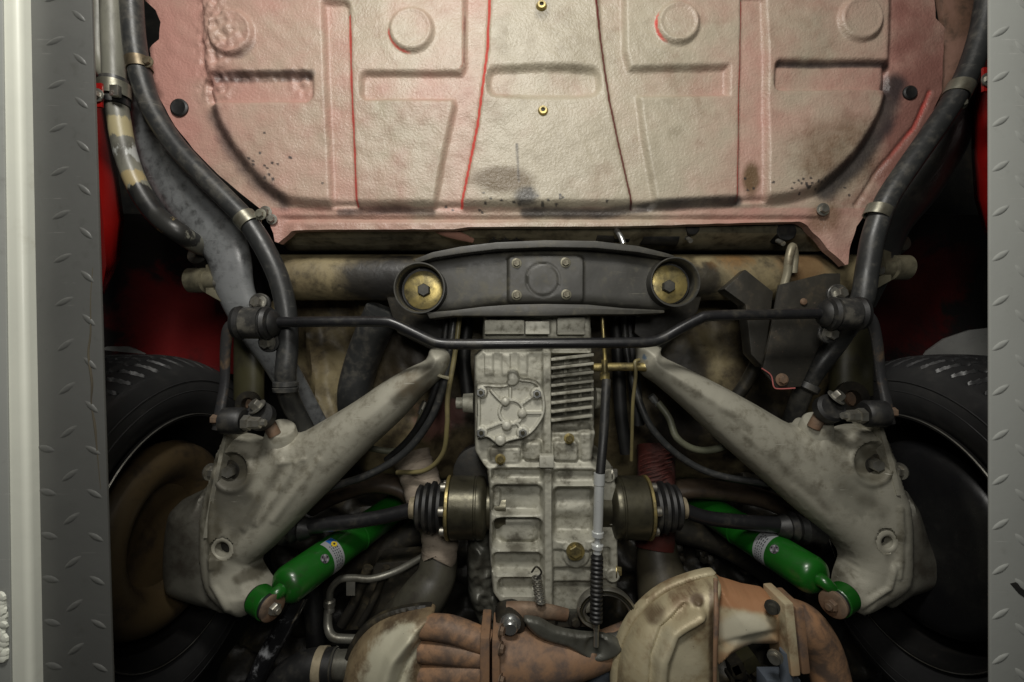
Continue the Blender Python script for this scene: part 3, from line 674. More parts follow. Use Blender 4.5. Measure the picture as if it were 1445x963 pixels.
armR = mk('arm_aluminium_far', (.37,.355,.29,1), (.325,.31,.25,1), (.16,.145,.105,1), .44, s=(5, 60), rough=.58, rvar=.07, metal=.2, bump=.22, bs=420, spots=arm_spots_r, speck=(.07,.06,.045,1), speck_amt=.5, scratch=(.5,.49,.42,1), attrs=[('oil', (.085,.076,.052,1), .85)])
hub_m = mk('hub_aluminium', (.15,.145,.12,1), (.10,.095,.078,1), (.05,.042,.032,1), .5, rough=.5, metal=.4, bump=.25, spots=[(P(1290,800,.8), .03, (.09,.02,.015,1), .6)])
ZA = .775
LA = [(608,492),(600,508),(575,520),(540,540),(500,567),(450,597),(420,612),(400,602),(384,612),(372,624),(350,617),(322,615),(312,632),(305,656),(292,699),(286,733),(286,776),(292,826),(313,852),(340,867),(356,864),(372,848),(380,832),(366,808),(362,793),(385,773),(430,726),(470,686),(520,634),(560,597),(592,562),(614,541),(630,525),(634,498)]
RA = [(934,490),(934,502),(970,520),(1020,545),(1069,572),(1122,601),(1138,592),(1158,600),(1176,609),(1206,602),(1236,605),(1248,628),(1259,656),(1272,693),(1279,712),(1282,766),(1278,822),(1246,849),(1216,864),(1200,860),(1186,838),(1188,816),(1196,793),(1190,777),(1169,756),(1126,719),(1072,671),(1020,625),(970,578),(932,545),(908,527),(902,500),(906,488)]
def armfeat(hole, rec, ridge, ribs, lip):
    def f(X, Y, d):
        h = np.zeros(X.shape)
        dh = np.hypot(X-hole[0], (Y-hole[1])*hole[3]); h = h - .03*sstep(hole[2]+5, hole[2]+2, dh)
        dr = np.hypot(X-rec[0], (Y-rec[1])*.92); h = h - .018*sstep(rec[2]+4, rec[2]-5, dr) + .003*sstep(8, 0, np.abs(dr-rec[2]-5))
        h = h + .004*sstep(6, 2, d)*sstep(0, 2, d)*sstep(300, 360, np.abs(X-770)*1.0)
        for (a, st, wd) in ribs: h = h + st*sstep(wd, 0, line_d(X, Y, a))
        h = h - .003*sstep(16, 2, line_d(X, Y, lip))
        h = h + .0009*fnoise(X, Y, 90, 41) + .00012*fnoise(X, Y, 18, 42)
        return h
    return f
def oil(lines, blobs, seed):
    def f(X, Y, d):
        o = np.zeros(X.shape)
        for pts, w, st in lines: o = np.maximum(o, st*sstep(w, 0, line_d(X, Y, pts)))
        for x, y, r, st in blobs: o = np.maximum(o, st*sstep(r, r*.45, np.hypot(X-x, Y-y)))
        return np.clip(o*(1 + .25*fnoise(X, Y, 30, seed)), 0, 1)
    return f
oilL = oil([([(326,765),(398,655)], 20, .55), ([(356,755),(428,655)], 14, .45), ([(392,735),(470,645)], 12, .35), ([(302,690),(300,760),(308,800)], 24, .85), ([(335,820),(372,800)], 18, .9), ([(555,565),(608,522)], 20, .7), ([(430,690),(560,575)], 7, .4), ([(310,690),(350,700)], 18, .7)], [(328,668,46,.85), (314,775,30,.6), (400,608,26,.6)], 5)
oilR = oil([([(1090,645),(1170,712)], 26, .55), ([(1190,690),(1245,722)], 26, .55), ([(1186,812),(1198,840)], 16, .9), ([(950,535),(1060,605)], 16, .5), ([(1020,590),(1120,680)], 10, .45), ([(1270,720),(1272,800)], 12, .6)], [(1234,655,44,.75), (1251,765,28,.5), (1150,606,28,.6)], 6)
def arm(outline, mat, label, feat, hub, sp, recess, s, washer, boss, hole):
    t = thing('trailing_arm', label, 'trailing arm', P(sum(p[0] for p in outline)/len(outline), sum(p[1] for p in outline)/len(outline), ZA), 'rear trailing arms')
    relief('casting', mat, t, outline, ZA, .040, 36, feat, step=2.2, back=.018, sub=3, ref=.12, attrs={'oil': oilL if s < 0 else oilR})
    relief('hub_housing', hub_m, t, hub, .82, .05, 34, None, step=3, back=.08, ref=.3)
    MB().prism([P(*q) for q in sp], (s*.0, 0, .06)).build('spring_plate', mat, t, bevel=.001)
    b = MB(); b.lathe(P(recess[0], recess[1], .756), (0,0,-1), [(0,S(15,.75)),(.003,S(15,.75)),(.004,S(13,.75))], 24); b.build('washer', grime, t)
    b = MB(); b.bolt(P(recess[0], recess[1], .752), (-s*.15,0,-1), S(9.5,.74), .012, washer=False); b.build('bolt', steel, t)
    MB().lathe(P(boss[0], boss[1], .765), (boss[2], boss[3], -.5), [(0,S(24,.76)),(.028,S(19,.75)),(.030,S(17,.75))], 28).build('boss', mat, t)
    hx, hy, hr = hole
    MB().lathe(P(hx, hy, .7405), (0,0,-1), [(-.03,S(hr,.74)),(.0015,S(hr,.735)),(.0035,S(hr+2,.735)),(.0038,S(hr+5,.735)),(.0025,S(hr+8,.735)),(-.004,S(hr+11,.735))], 36, caps=False).build('bore_rim', mat, t)
    MB().lathe(P(hx, hy, .756), (0,0,-1), [(0,S(hr+1,.74)),(.001,S(hr+1,.74))], 24).build('bore_shade', dark, t)  # dark disc standing in for the shade inside the hole
    b = MB(); b.bolt(P(washer[0], washer[1], .76), (-s,0,-.3), S(8,.76), .01); b.build('plate_bolt', steel, t)
    return t
arm(LA, armL, 'grey cast aluminium trailing arm beside the brown brake shield', armfeat((313,775,11,1), (326,664,21), None,
    [([(345,745),(395,650)], .003, 8), ([(362,740),(418,655)], .003, 7), ([(385,735),(450,650)], .0025, 8), ([(300,800),(296,740),(298,700)], .003, 7), ([(320,860),(300,826),(298,790)], .004, 8), ([(395,655),(430,648)], .002, 5)], [(330,800),(322,815),(328,838)]),
    [(302,688),(278,698),(246,712),(236,740),(232,790),(235,825),(248,842),(300,858),(330,852)], [(318,600,.735),(323,600,.735),(303,700,.735),(292,760,.735),(286,760,.735),(296,700,.735)], (325,664), -1, (296,666), (397,622,.25,-.8), (314,775,10.5))
arm(RA, armR, 'grey cast aluminium trailing arm beside the black brake shield', armfeat((1251,764,9,.75), (1232,652,24), None,
    [([(1272,720),(1274,770),(1268,815)], .003, 7), ([(1262,800),(1255,830),(1215,856)], .004, 7), ([(1120,690),(1170,735)], .0015, 10), ([(1165,620),(1200,655)], .002, 8)], [(1262,790),(1270,770)]),
    [(1262,690),(1288,706),(1300,735),(1308,757),(1326,760),(1329,815),(1316,828),(1278,842),(1240,850)], [(1240,600,.735),(1246,600,.735),(1264,660,.735),(1272,700,.735),(1266,700,.735)], (1234,655), 1, (1270,665), (1150,612,-.2,-.8), (1251,765,8.5))
# dark olive bump tubes above the links
olive = mk('dark_olive_paint', (.045,.042,.020,1), (.035,.032,.016,1), (.02,.018,.012,1), .3, rough=.4, bump=.1)
for (x0, x1, y0, y1, lab) in ((331, 372, 440, 572, 'dark olive bump stop bracket beside the black hose collar'), (1172, 1229, 440, 565, 'dark olive bump stop bracket beside the square black plate')):
    t = thing('bump_stop_bracket', lab, 'bracket', P((x0+x1)/2, (y0+y1)/2, .86), 'olive bump stop brackets')
    xm = (x0+x1)/2; r = (x1-x0)/2
    MB().tube([P(xm, y0, .86), P(xm, (y0+y1)/2, .86), P(xm, y1-8, .86)], S(r, .86), 24, flat=.7).build('tube', olive, t)
    MB().lathe(P(xm, y1-2, .825), (0,-.15,-1), [(0,S(r*.85,.83)),(.006,S(r*.85,.83)),(.006,S(r*.42,.83)),(-.01,S(r*.40,.83))], 28, caps=False).build('ring', grime, t)
    MB().lathe(P(xm, y1-2, .84), (0,-.15,-1), [(0,S(r*.4,.83)),(.008,S(r*.36,.83))], 14).build('pin', rusty, t)

# ================================================================ shock absorbers
green_m = mk('green_enamel', (.008,.105,.008,1), (.007,.082,.007,1), (.018,.04,.012,1), .34, s=(8, 60), scratch=(.05,.17,.05,1), rough=.34, rvar=.06, bump=.03, coat=.25)
lab_m = mk('grey_label', (.30,.31,.32,1), (.26,.27,.28,1), None, rough=.4, bump=0)
ink_m = mk('label_ink', (.02,.02,.025,1), None, None, rough=.5, bump=0)
blue_m = mk('label_blue', (.02,.12,.42,1), None, None, rough=.4, bump=0)
yel_m = mk('label_yellow', (.62,.46,.03,1), None, None, rough=.4, bump=0)
holo = mk('foil_badge', (.55,.52,.55,1), (.35,.30,.38,1), (.06,.05,.06,1), .5, s=(200, 400), rough=.25, metal=.7, bump=0)
def band(p0, ax, r, a0, a1, d0, d1, seg=14):
    """patch of a thin sleeve round an axis; angles measured from the side facing the ground"""
    ax = Vector(ax).normalized(); n = Vector((0,0,-1)); n = (n - ax*n.dot(ax)).normalized(); b = ax.cross(n); vs = []; fs = []
    for k in range(seg+1):
        a = a0 + (a1-a0)*k/seg; q = n*math.cos(a)*r + b*math.sin(a)*r
        vs += [Vector(p0)+ax*d0+q, Vector(p0)+ax*d1+q]
    for k in range(seg): fs.append((2*k, 2*k+1, 2*k+3, 2*k+2))
    return MB().add(vs, fs)
def shock(lo, hi, eye, axis, ring, label, s, lab_t, logo):
    A, B = P(*lo), P(*hi); ax = (B-A).normalized(); Ln = (B-A).length
    t = thing('shock_absorber', label, 'shock absorber', A, 'green shock absorbers'); r = .0305
    MB().lathe(A, ax, [(-.002,.014),(0,.022),(.006,.028),(.014,r),(Ln*.50,r),(Ln*.503,r+.0012),(Ln*.51,r+.0012),(Ln*.513,r),(Ln,r)], 48).build('body_tube', green_m, t)
    MB().tube([A+ax*.003, A-ax*.012, P(*eye)], [.012,.010,.009], 16).build('neck', green_m, t)
    E = P(*eye); av = Vector(axis).normalized()
    MB().lathe(E, av, [(-.014,.0215),(-.013,.0225),(.013,.0225),(.014,.0215),(.014,.017),(-.014,.017)], 40, caps=False).build('eye', green_m, t)
    MB().lathe(E, av, [(-.019,.017),(-.017,.0205),(.0175,.0205),(.019,.019)], 36).build('rubber_bush', rubber, t)
    MB().lathe(E + av*.019, av, [(0,.0205),(.004,.0205),(.005,.019),(.005,.013)], 36).build('washer', rusty, t)
    b = MB(); b.bolt(E + av*.0235, av, .0095, .008, washer=False); b.lathe(E + av*.03, av, [(0,.0055),(.006,.0055),(.007,.0045)], 16); b.build('bolt', steel if s < 0 else rusty, t)
    L0 = Ln*lab_t
    lb = band(A, ax, r+.0004, -1.25, 1.25, L0, L0+.024, 24).build('label', lab_m, t)
    rs = random.Random(4)
    for k, dd in enumerate((.005, .009, .013, .017)):      # lines of small print, too small to read
        a = -.75
        while a < .75:
            w = rs.uniform(.05, .16); band(A, ax, r+.0007, a, a+w, L0+dd, L0+dd+.0017, 3).build('print_mark', ink_m, lb); a += w + .07
    if logo:
        band(A, ax, r+.0007, -1.2*s*-1, -.78*s*-1, L0+.0105, L0+.0235, 8).build('blue_mark', blue_m, lb)
    ca = ax.cross(Vector((0,0,-1)))
    nv = Vector((0,0,-1)); nv = (nv-ax*nv.dot(ax)).normalized(); bv = ax.cross(nv)
    if logo:
        a = .72*s*-1*-1; q = nv*math.cos(a)+bv*math.sin(a)
        MB().lathe(A+ax*(L0+.016)+q*(r+.0006), q, [(0,.0055),(.0006,.0055)], 20).build('yellow_mark', yel_m, lb)
        MB().lathe(A+ax*(L0+.016)+q*(r+.0013), q, [(0,.002),(.0003,.002)], 12).build('dark_mark', ink_m, lb)
    a = .35*s; q = nv*math.cos(a)+bv*math.sin(a); o = A+ax*(L0-.014)+q*(r+.0001)
    bd = MB().lathe(o, q, [(0,.0078),(.0006,.0076)], 28).build('foil_badge', holo, t)
    for k in range(6):
        an = k*math.pi/3; MB().lathe(o + (ax*math.cos(an) + q.cross(ax)*math.sin(an))*.0052 + q*.0007, q, [(0,.0017),(.0003,.0015)], 10).build('badge_dot', lab_m if k % 2 else ink_m, bd)
shock((398,832,.725), (575,704,1.03), (372,850,.715), (.80,.12,-.42), None, 'green shock absorber with blue and yellow mark on its label', -1, .24, True)
shock((1156,818,.725), (966,698,1.03), (1186,846,.715), (-.80,.06,-.45), None, 'green shock absorber with plain grey label above orange exhaust elbow', 1, .24, False)

# ================================================================ drive shafts
def driveshaft(x0, s, label, xs, ye, xe):
    """x0: inner edge of the joint drum (pixel), s: +1 towards growing x"""
    Z = .80; t = thing('drive_shaft', label, 'drive shaft', P(x0, 716, Z), 'drive shafts'); ax = (s,0,0); y = 716
    u = S(1, Z)
    MB().lathe(P(x0, y, Z), ax, [(-30*u,30*u),(-4*u,30*u),(0,41*u),(3*u,43*u),(10*u,43*u),(11*u,41.5*u),(13*u,41.5*u),(14*u,43*u),(46*u,43*u),(48*u,41*u)], 56).build('joint_drum', drum_m, t)
    MB().lathe(P(x0+s*48, y, Z), ax, [(0,41*u),(0,44*u),(3.5*u,44*u),(5*u,42*u),(5*u,20*u)], 56).build('gold_flange', brass, t)
    for k in range(6):
        a = k*math.pi/3+.35; q = P(x0+s*53, y, Z) + Vector((0, math.cos(a)*33*u, math.sin(a)*33*u))
        b = MB(); b.lathe(q, ax, [(0,6.5*u),(7*u,6.5*u),(8*u,5.5*u)], 14); b.build('socket_bolt', steel, t)
    pr = [(53*u,34*u)]
    for k, rr in enumerate((33, 35, 33, 30)):
        pr += [((57+k*9.5)*u, (rr-6)*u), ((60+k*9.5)*u, rr*u), ((64+k*9.5)*u, (rr+.8)*u), ((66.5+k*9.5)*u, (rr-3)*u)]
    pr += [(97*u,15*u),(99*u,13*u)]
    MB().lathe(P(x0, y, Z), ax, pr, 48).build('boot', rubber, t)
    MB().lathe(P(x0+s*97, y+1, Z), ax, [(0,14*u),(1*u,15.5*u),(8*u,14.5*u),(9*u,12*u)], 32).build('boot_clamp', cream_m, t)
    MB().tube([P(x0+s*100, y+3, Z), P(xs, 733, Z), P(xe, ye, Z)], [10.5*u, 10*u, 11.5*u], 24, sub=8).build('shaft', blackpnt, t)
    MB().lathe(P(xe-s*40, ye-1, Z), ax, [(0,11*u),(6*u,14*u),(14*u,17*u),(18*u,14*u),(24*u,20*u),(30*u,17*u),(36*u,23*u),(44*u,21*u),(60*u,24*u)], 36).build('outer_boot', rubber, t)
drum_m = mk('oily_joint_steel', (.085,.078,.05,1), (.06,.055,.036,1), (.022,.02,.015,1), .4, rough=.36, metal=.6, bump=.1)
cream_m = mk('cream_clamp', (.42,.37,.26,1), (.32,.27,.18,1), (.1,.08,.05,1), .4, rough=.5, metal=.3)
driveshaft(684, -1, 'drive shaft with black ribbed boot beside the tan wrapped hose', 520, 747, 400)
driveshaft(862, 1, 'drive shaft with black ribbed boot beside the red wrapped hose', 1010, 744, 1135)
# ================================================================ transaxle
ga = thing('transaxle', 'cast aluminium gearbox with square side cover and cooling fins', 'gearbox', P(772, 660, .78))
CASE = [(681,440),(834,440),(836,492),(842,545),(842,600),(836,648),(846,656),(866,660),(872,690),(873,760),(874,838),(850,842),(845,864),(792,868),(784,880),(776,868),(768,842),(704,840),(694,826),(690,770),(690,690),(686,658),(676,648),(669,636),(668,502),(679,492)]
def case_feat(X, Y, d):
    h = np.zeros(X.shape); e = lambda q, s=2.5: sstep(-s, s, q)
    low = sstep(648, 658, Y)
    h = h + .012*low
    # centre joint flange
    h = h + .008*e(6.0 - np.abs(X - 772 - (Y-650)*.004), 1.6)*sstep(486, 492, Y)
    # left lower boxes between raised ribs
    for (x0, y0, x1, y1, r, dp) in ((695,683,764,722,8,.018),(697,729,764,770,9,.022),(696,777,764,806,8,.018),(704,812,760,834,9,.018),(695,660,764,676,4,.012)):
        h = h - dp*e(rbox_sd(X, Y, x0, y0, x1, y1, r), 2.6)
    h = h + .006*e(rbox_sd(X, Y, 690, 690, 706, 716, 3), 2) + .007*e(rbox_sd(X, Y, 706, 733, 758, 766, 10), 5)
    # right lower saddle and plug field
    h = h - .026*e(rbox_sd(X, Y, 781, 688, 838, 756, 8), 5) + .006*sstep(18, 0, np.abs(Y-722))*e(rbox_sd(X, Y, 781, 690, 838, 752, 8), 6)
    h = h - .012*e(rbox_sd(X, Y, 781, 662, 838, 680, 4), 3)
    h = h - .004*e(rbox_sd(X, Y, 780, 772, 844, 870, 3), 2) - .006*sstep(796, 802, Y)*e(X-780, 2)*e(846-X, 2) - .010*sstep(818, 826, Y)*e(X-780, 2)
    h = h - .018*e(X-845, 3)*low - .010*e(rbox_sd(X, Y, 852, 776, 862, 806, 3), 2)
    # cast marks on the small ledge
    for k, x in enumerate((789,797,806,813,821)): h = h + .0012*sstep(2.6, 1.4, np.abs(np.hypot(X-x, (Y-764)*.75)-2.6))
    for (x, y, r) in ((812,778,19),): h = h + .004*sstep(r+1, r-1, np.hypot(X-x, Y-y))
    # upper half
    up = 1 - low
    h = h - .018*up*e(X-779, 2)*e(Y-500, 3)*sstep(612, 604, Y)
    h = h - .007*e(rbox_sd(X, Y, 683, 478, 832, 496, 2), 2)
    for x in (690, 714, 738): h = h + .003*sstep(7, 5, np.abs(X-x))*e(rbox_sd(X, Y, 676, 500, 766, 530, 2), 3)
    h = h - .006*e(rbox_sd(X, Y, 690, 448, 764, 452, 1), 1.5) - .008*e(rbox_sd(X, Y, 742, 455, 776, 476, 1), 1)*0 + .004*e(rbox_sd(X, Y, 744, 453, 776, 470, 2), 1.5)
    # lumps where gearbox meets the differential housing
    for (x0, y0, x1, y1, st) in ((690,630,735,652,.008),(738,622,764,648,.010),(780,620,815,650,.010),(818,600,834,650,.006)): h = h + st*e(rbox_sd(X, Y, x0, y0, x1, y1, 6), 3)
    return h + .0006*fnoise(X, Y, 40, 51) + .00025*fnoise(X, Y, 10, 52)
relief('gearbox_case', alu, ga, CASE, .80, .035, 6, case_feat, step=1.6, back=.14, smooth=False)
COVER = [(675,542),(690,541),(714,541),(716,524),(724,521),(731,524),(735,533),(750,535),(762,542),(769,558),(770,582),(760,602),(744,617),(722,623),(714,626),(706,631),(697,625),(687,618),(676,620),(672,612),(673,580),(672,550)]
def cover_feat(X, Y, d):
    h = -.008*sstep(4.5, 6.5, d)*np.ones(X.shape)
    rib = np.full(X.shape, 1e9)
    for a in ([(693,552),(709,569)], [(757,556),(735,572)], [(720,549),(720,565)], [(768,583),(738,583)], [(685,606),(708,597)], [(740,612),(729,597)]): rib = np.minimum(rib, line_d(X, Y, a))
    rib = np.minimum(rib, np.abs(np.hypot(X-721.5, Y-582)-17)); h = np.maximum(h, -.008 + .0072*sstep(2.9, 1.6, rib))
    for (x, y, r) in ((713,567,5.5),(737,584,5.5),(715,601,6),(722.7,535,9),(706,622,7)):
        q = np.hypot(X-x, Y-y); h = np.maximum(h, sstep(r+1.2, r-1, q)*.003*1 - .008*(q > r+1.2) + .0015*sstep(r, 0, q))
    for (x, y) in ((678.6,553.8),(757.6,555.8),(679,611),(737.7,611)): h = np.maximum(h, .0005 - .006*sstep(8, 10, np.hypot(X-x, Y-y)))
    return h
cov = relief('side_cover', alu_lt, ga, COVER, .757, .010, 3, cover_feat, step=1.0, back=.02, sub=3)
for (x, y) in ((678.6,554),(757.6,556),(679,611),(737.7,611)):
    b = MB(); b.bolt(P(x, y, .7465), (0,0,-1), S(6.5,.745), .006, washer=False); b.build('nut', brightst, cov)
    MB().lathe(P(x, y, .7405), (0,0,-1), [(0,S(3.2,.74)),(.002,S(3,.74))], 12).build('stud', drum_m, cov)
for k in range(8):
    y = 503 + 12.3*k; a, b_ = P(778, y+3, .749), P(836 + (k < 6)*2, y-4, .753)
    MB().prism([a, b_, b_+Vector((0, S(3.8,.75), 0)), a+Vector((0, S(3.8,.75), 0))], (0,0,.04)).build('cooling_fin', alu, ga, bevel=.0008)
for x in (797, 818):
    MB().box(P(x, 548, .785), (S(5,.765), S(92,.765), .014)).build('web', alu, ga, bevel=.001)
MB().lathe(P(668, 569, .79), (-1,0,0), [(0,S(14,.79)),(S(14,.79),S(13,.79)),(S(15,.79),S(8,.79)),(S(24,.79),S(8,.79))], 24).build('side_boss', alu, ga)
MB().lathe(P(840, 562, .79), (1,0,0), [(0,S(15,.79)),(S(8,.79),S(14,.79)),(S(9,.79),S(6,.79)),(S(18,.79),S(5.5,.79))], 24).build('side_boss', alu, ga)
MB().box(P(758, 463, .752), (S(34,.75), S(18,.75), .02)).build('cast_block', alu_lt, ga, bevel=.0015)
MB().box(P(712, 462, .757), (S(56,.75), S(20,.75), .02)).build('cast_block', alu, ga, bevel=.0015)
MB().box(P(805, 460, .76), (S(40,.75), S(26,.75), .02)).build('cast_block', alu, ga, bevel=.003)
MB().box(P(771, 650, .742), (S(20,.74), S(17,.74), .016)).build('cast_block', alu_lt, ga, bevel=.0015)
for (x, y) in ((706,648),(803,619)):
    b = MB(); b.bolt(P(x, y, .744), (0,0,-1), S(5,.745)); b.build('bolt', brass, ga)
b = MB(); b.bolt(P(812, 778, .742), (0,0,-1), S(9.5,.74), .006, washer=False); b.lathe(P(812,778,.7425), (0,0,-1), [(0,S(13,.74)),(.0015,S(13,.74))], 24); b.build('drain_plug', brass, ga)
for (x, y) in ((866,668),(870,727),(872,806)):
    b = MB(); b.bolt(P(x-3, y, .775), (1,0,-.2), S(6.5,.77), .008); b.build('bolt', brass if y > 700 else steel, ga)
    MB().lathe(P(x-10, y, .785), (0,0,-1), [(0,S(11,.78)),(.016,S(10,.77)),(.018,S(8,.77))], 20).build('flange_boss', alu, ga)
bell_m = mk('grey_bellhousing', (.10,.10,.085,1), (.07,.068,.055,1), (.03,.027,.02,1), .45, rough=.42, metal=.3, bump=.3, bs=60, bump2=.3, bs2=30)
relief('bell_housing', bell_m, ga, [(660,765),(690,755),(700,800),(705,838),(770,842),(845,864),(850,880),(780,900),(700,900),(672,880),(660,840)], .83, .03, 18, lambda X, Y, d: .006*fnoise(X, Y, 34, 61) + .003*fnoise(X, Y, 15, 62), step=3, back=.08)
MB().lathe(P(680, 662, .86), (0,0,-1), [(0,.05),(.03,.05),(.032,.045)], 30).build('starter_can', dark, ga)
# return spring on the case
pts = []
for k in range(100):
    a = k*2*math.pi/7.5; q = P(757+k*.06, 815+k*.36, .728); pts.append(q + Vector((math.cos(a)*S(6.5,.73), 0, math.sin(a)*S(6.5,.73))))
spr = thing('return_spring', 'small coil return spring hanging from the gearbox case', 'spring', P(760, 832, .73))
MB().tube(pts, S(1.3,.73), 8, smooth=False).build('coil', steel, spr)
MB().tube([P(750,808,.728), P(757,800,.726), P(764,808,.728), P(757,818,.728)], S(1.4,.73), 8).build('hook', grime, spr)
# ---- clutch lever, cable, helper spring
cl = thing('clutch_lever', 'brown clutch release lever with long grey blade under the gearbox', 'lever', P(780, 885, .72))
MB().tube([P(722,868,.745), P(745,862,.74), P(775,864,.74), P(800,868,.745)], [S(20,.74),S(13,.74),S(11,.74),S(9,.74)], 16, flat=.7).build('arm', rusty, cl)
MB().lathe(P(720,876,.74), (0,.2,-1), [(-.02,S(22,.74)),(.01,S(21,.73)),(.013,S(17,.73))], 28).build('pivot', grime, cl)
b = MB(); b.lathe(P(720,879,.722), (0,.2,-1), [(0,S(15,.72)),(.003,S(15,.72)),(.003,S(11,.72)),(.012,S(10.5,.72)),(.014,S(9,.72))], 20); b.build('bolt', brightst, cl)
MB().box(P(800,872,.755), (S(54,.75), S(22,.75), .008)).build('plate', bell_m, cl, bevel=.001)
for x in (777, 812): 
    b = MB(); b.bolt(P(x, 876, .745), (0,0,-1), S(7,.74)); b.build('bolt', grime, cl)
relief('blade', bell_m, cl, [(738,874),(762,876),(785,888),(820,895),(850,897),(872,905),(880,918),(868,930),(845,936),(826,930),(800,915),(770,906),(752,895)], .722, .006, 8, lambda X, Y, d: -.006*sstep(20, 10, np.hypot(X-842, Y-915)), step=2, back=.006, sub=3)
cc = thing('clutch_cable', 'clutch cable with silver adjuster and black ribbed bellows', 'cable', P(845, 740, .70))
Zc = .705
MB().tube([P(856,536,.74), P(854,570,.73), P(852,610,.72), P(849,645,.71), P(847,668,Zc)], S(6.6,.72), 16).build('sleeve', rubber, cc)
MB().lathe(P(846,668,Zc), (-.03,1,0), [(0,S(8,Zc)),(S(16,Zc),S(8,Zc)),(S(17,Zc),S(7,Zc)),(S(82,Zc),S(6.8,Zc)),(S(83,Zc),S(8.5,Zc)),(S(89,Zc),S(8.5,Zc)),(S(90,Zc),S(4.5,Zc)),(S(100,Zc),S(4.5,Zc)),(S(101,Zc),S(8.5,Zc)),(S(106,Zc),S(8.5,Zc)),(S(107,Zc),S(6,Zc)),(S(118,Zc),S(6,Zc))], 20).build('adjuster', chrome_z, cc)
pr = [(0,S(7,Zc))]
for k in range(15): pr += [(S(3+6.3*k,Zc),S(7.2,Zc)),(S(5+6.3*k,Zc),S(9,Zc)),(S(7.2+6.3*k,Zc),S(9,Zc)),(S(8.2+6.3*k,Zc),S(7.2,Zc))]
MB().lathe(P(842.5,781,Zc), (-.015,1,0), pr+[(S(99,Zc),S(5,Zc))], 24).build('bellows', rubber, cc)
MB().lathe(P(841.5,874,Zc), (-.01,1,0), [(0,S(4.5,Zc)),(S(14,Zc),S(4.5,Zc)),(S(15,Zc),S(3.6,Zc)),(S(38,Zc),S(3.6,Zc))], 14).build('rod_end', steel, cc)
MB().tube([P(850,446,.76), P(852,480,.755), P(854,512,.75)], S(2.6,.75), 10).build('inner_rod', brass, cc)
MB().lathe(P(853,508,.745), (.02,1,0), [(0,S(4.5,.74)),(S(18,.74),S(4.5,.74)),(S(19,.74),S(7,.74)),(S(28,.74),S(7,.74))], 14).build('ferrule', brass, cc)
MB().tube([P(837,519,.765), P(870,518,.765), P(903,518,.765), P(911,518,.765)], [S(6,.76),S(6,.76),S(6,.76),S(7,.76)], 18).build('brass_bar', brass, cc)
hs = thing('helper_spring', 'looped flat clutch helper spring behind the ribbed bellows', 'spring', P(858, 866, .73))
loop = [(838,884),(822,874),(816,858),(826,840),(848,830),(872,834),(890,850),(897,872),(890,892),(872,903),(856,905),(846,912)]
for k in range(3):
    g = 1 - .085*k
    MB().tube([P(858+(x-858)*g, 868+(y-868)*g, .735+.003*k) for x, y in loop], S(2.5,.735), 8, flat=3.2).build('leaf', steel if k != 1 else drum_m, hs)
# ================================================================ pipes and hoses beside the pan
duct_m = mk('grey_underseal_paint', (.20,.207,.21,1), (.14,.146,.148,1), (.03,.03,.03,1), .46, s=(8, 60), speck=(.02,.02,.02,1), speck_amt=.8, scratch=(.5,.5,.5,1), rough=.33, rvar=.12, bump=.25, bs=70, bump2=.15, coat=.15, spots=[(P(320,375,.77), .035, (.20,.205,.21,1), .5), (P(300,300,.78), .03, (.15,.155,.16,1), .5)])
peel_m = mk('peeling_grey_pipe', (.21,.205,.165,1), (.16,.158,.13,1), (.06,.055,.045,1), .32, s=(10, 30), rough=.42, bump=.15, stretch=(1, .5, 1), sharp=1.0,
            spots=[(P(236,320,.735), .05, (.014,.014,.014,1), .95), (P(205,290,.735), .035, (.014,.014,.014,1), .95), (P(170,185,.735), .030, (.42,.36,.20,1), .9), (P(178,215,.735), .026, (.45,.46,.44,1), .9), (P(188,255,.735), .022, (.38,.30,.15,1), .9), (P(215,305,.735), .02, (.015,.015,.015,1), .9), (P(196,280,.735), .018, (.015,.015,.015,1), .9), (P(238,322,.735), .022, (.36,.27,.12,1), .9)])
def hose(name, label, cat, pts, r, mat, Z=None, group=None, flat=1.0, seg=24, parts=()):
    pp = [P(*(p if len(p) == 3 else (p[0], p[1], Z))) for p in pts]
    t = thing(name, label, cat, pp[0], group)
    MB().tube(pp, r, seg, sub=8, flat=flat).build('tube', mat, t)
    return t
def clamp(t, px, py, Z, ax, r, wd, mat, screw=None):
    MB().lathe(P(px, py, Z) - Vector(ax).normalized()*wd/2, ax, [(0,r),(0,r+.0016),(wd,r+.0016),(wd,r)], 32, caps=False).build('clamp', mat, t)
    if screw:
        b = MB(); b.bolt(P(screw[0], screw[1], Z-.006), (0,0,-1), .006); b.box(P((px+screw[0])/2, (py+screw[1])/2, Z-.004), (abs(screw[0]-px)*Z/FPX*.9+.004, .012, .003), rz=math.atan2(screw[1]-py, screw[0]-px)); b.build('clamp_ear', mat, t)
oldclamp = mk('brownish_clamp', (.22,.19,.13,1), (.17,.13,.08,1), (.06,.05,.035,1), .4, rough=.45, metal=.6)
zclamp = mk('grey_zinc_clamp', (.30,.295,.24,1), (.22,.21,.165,1), (.09,.08,.055,1), .4, rough=.42, metal=.65)
h1 = hose('heater_hose', 'black rubber hose beside the peeling grey pipe, held by two clamps', 'hose', [(183,-40),(186,10),(190,60),(197,100),(212,148),(240,196),(278,240),(318,280),(350,314),(374,352),(394,395),(404,440),(406,490),(403,530),(408,562,.76),(432,610,.80)], S(14.2,.735), hose_m, .735, 'heater hoses')
clamp(h1, 196, 92, .735, (.18,1,0), S(14.5,.735), .017, oldclamp, (209,88))
clamp(h1, 349, 312, .735, (.65,.75,0), S(14.8,.735), .019, zclamp, (368,303))
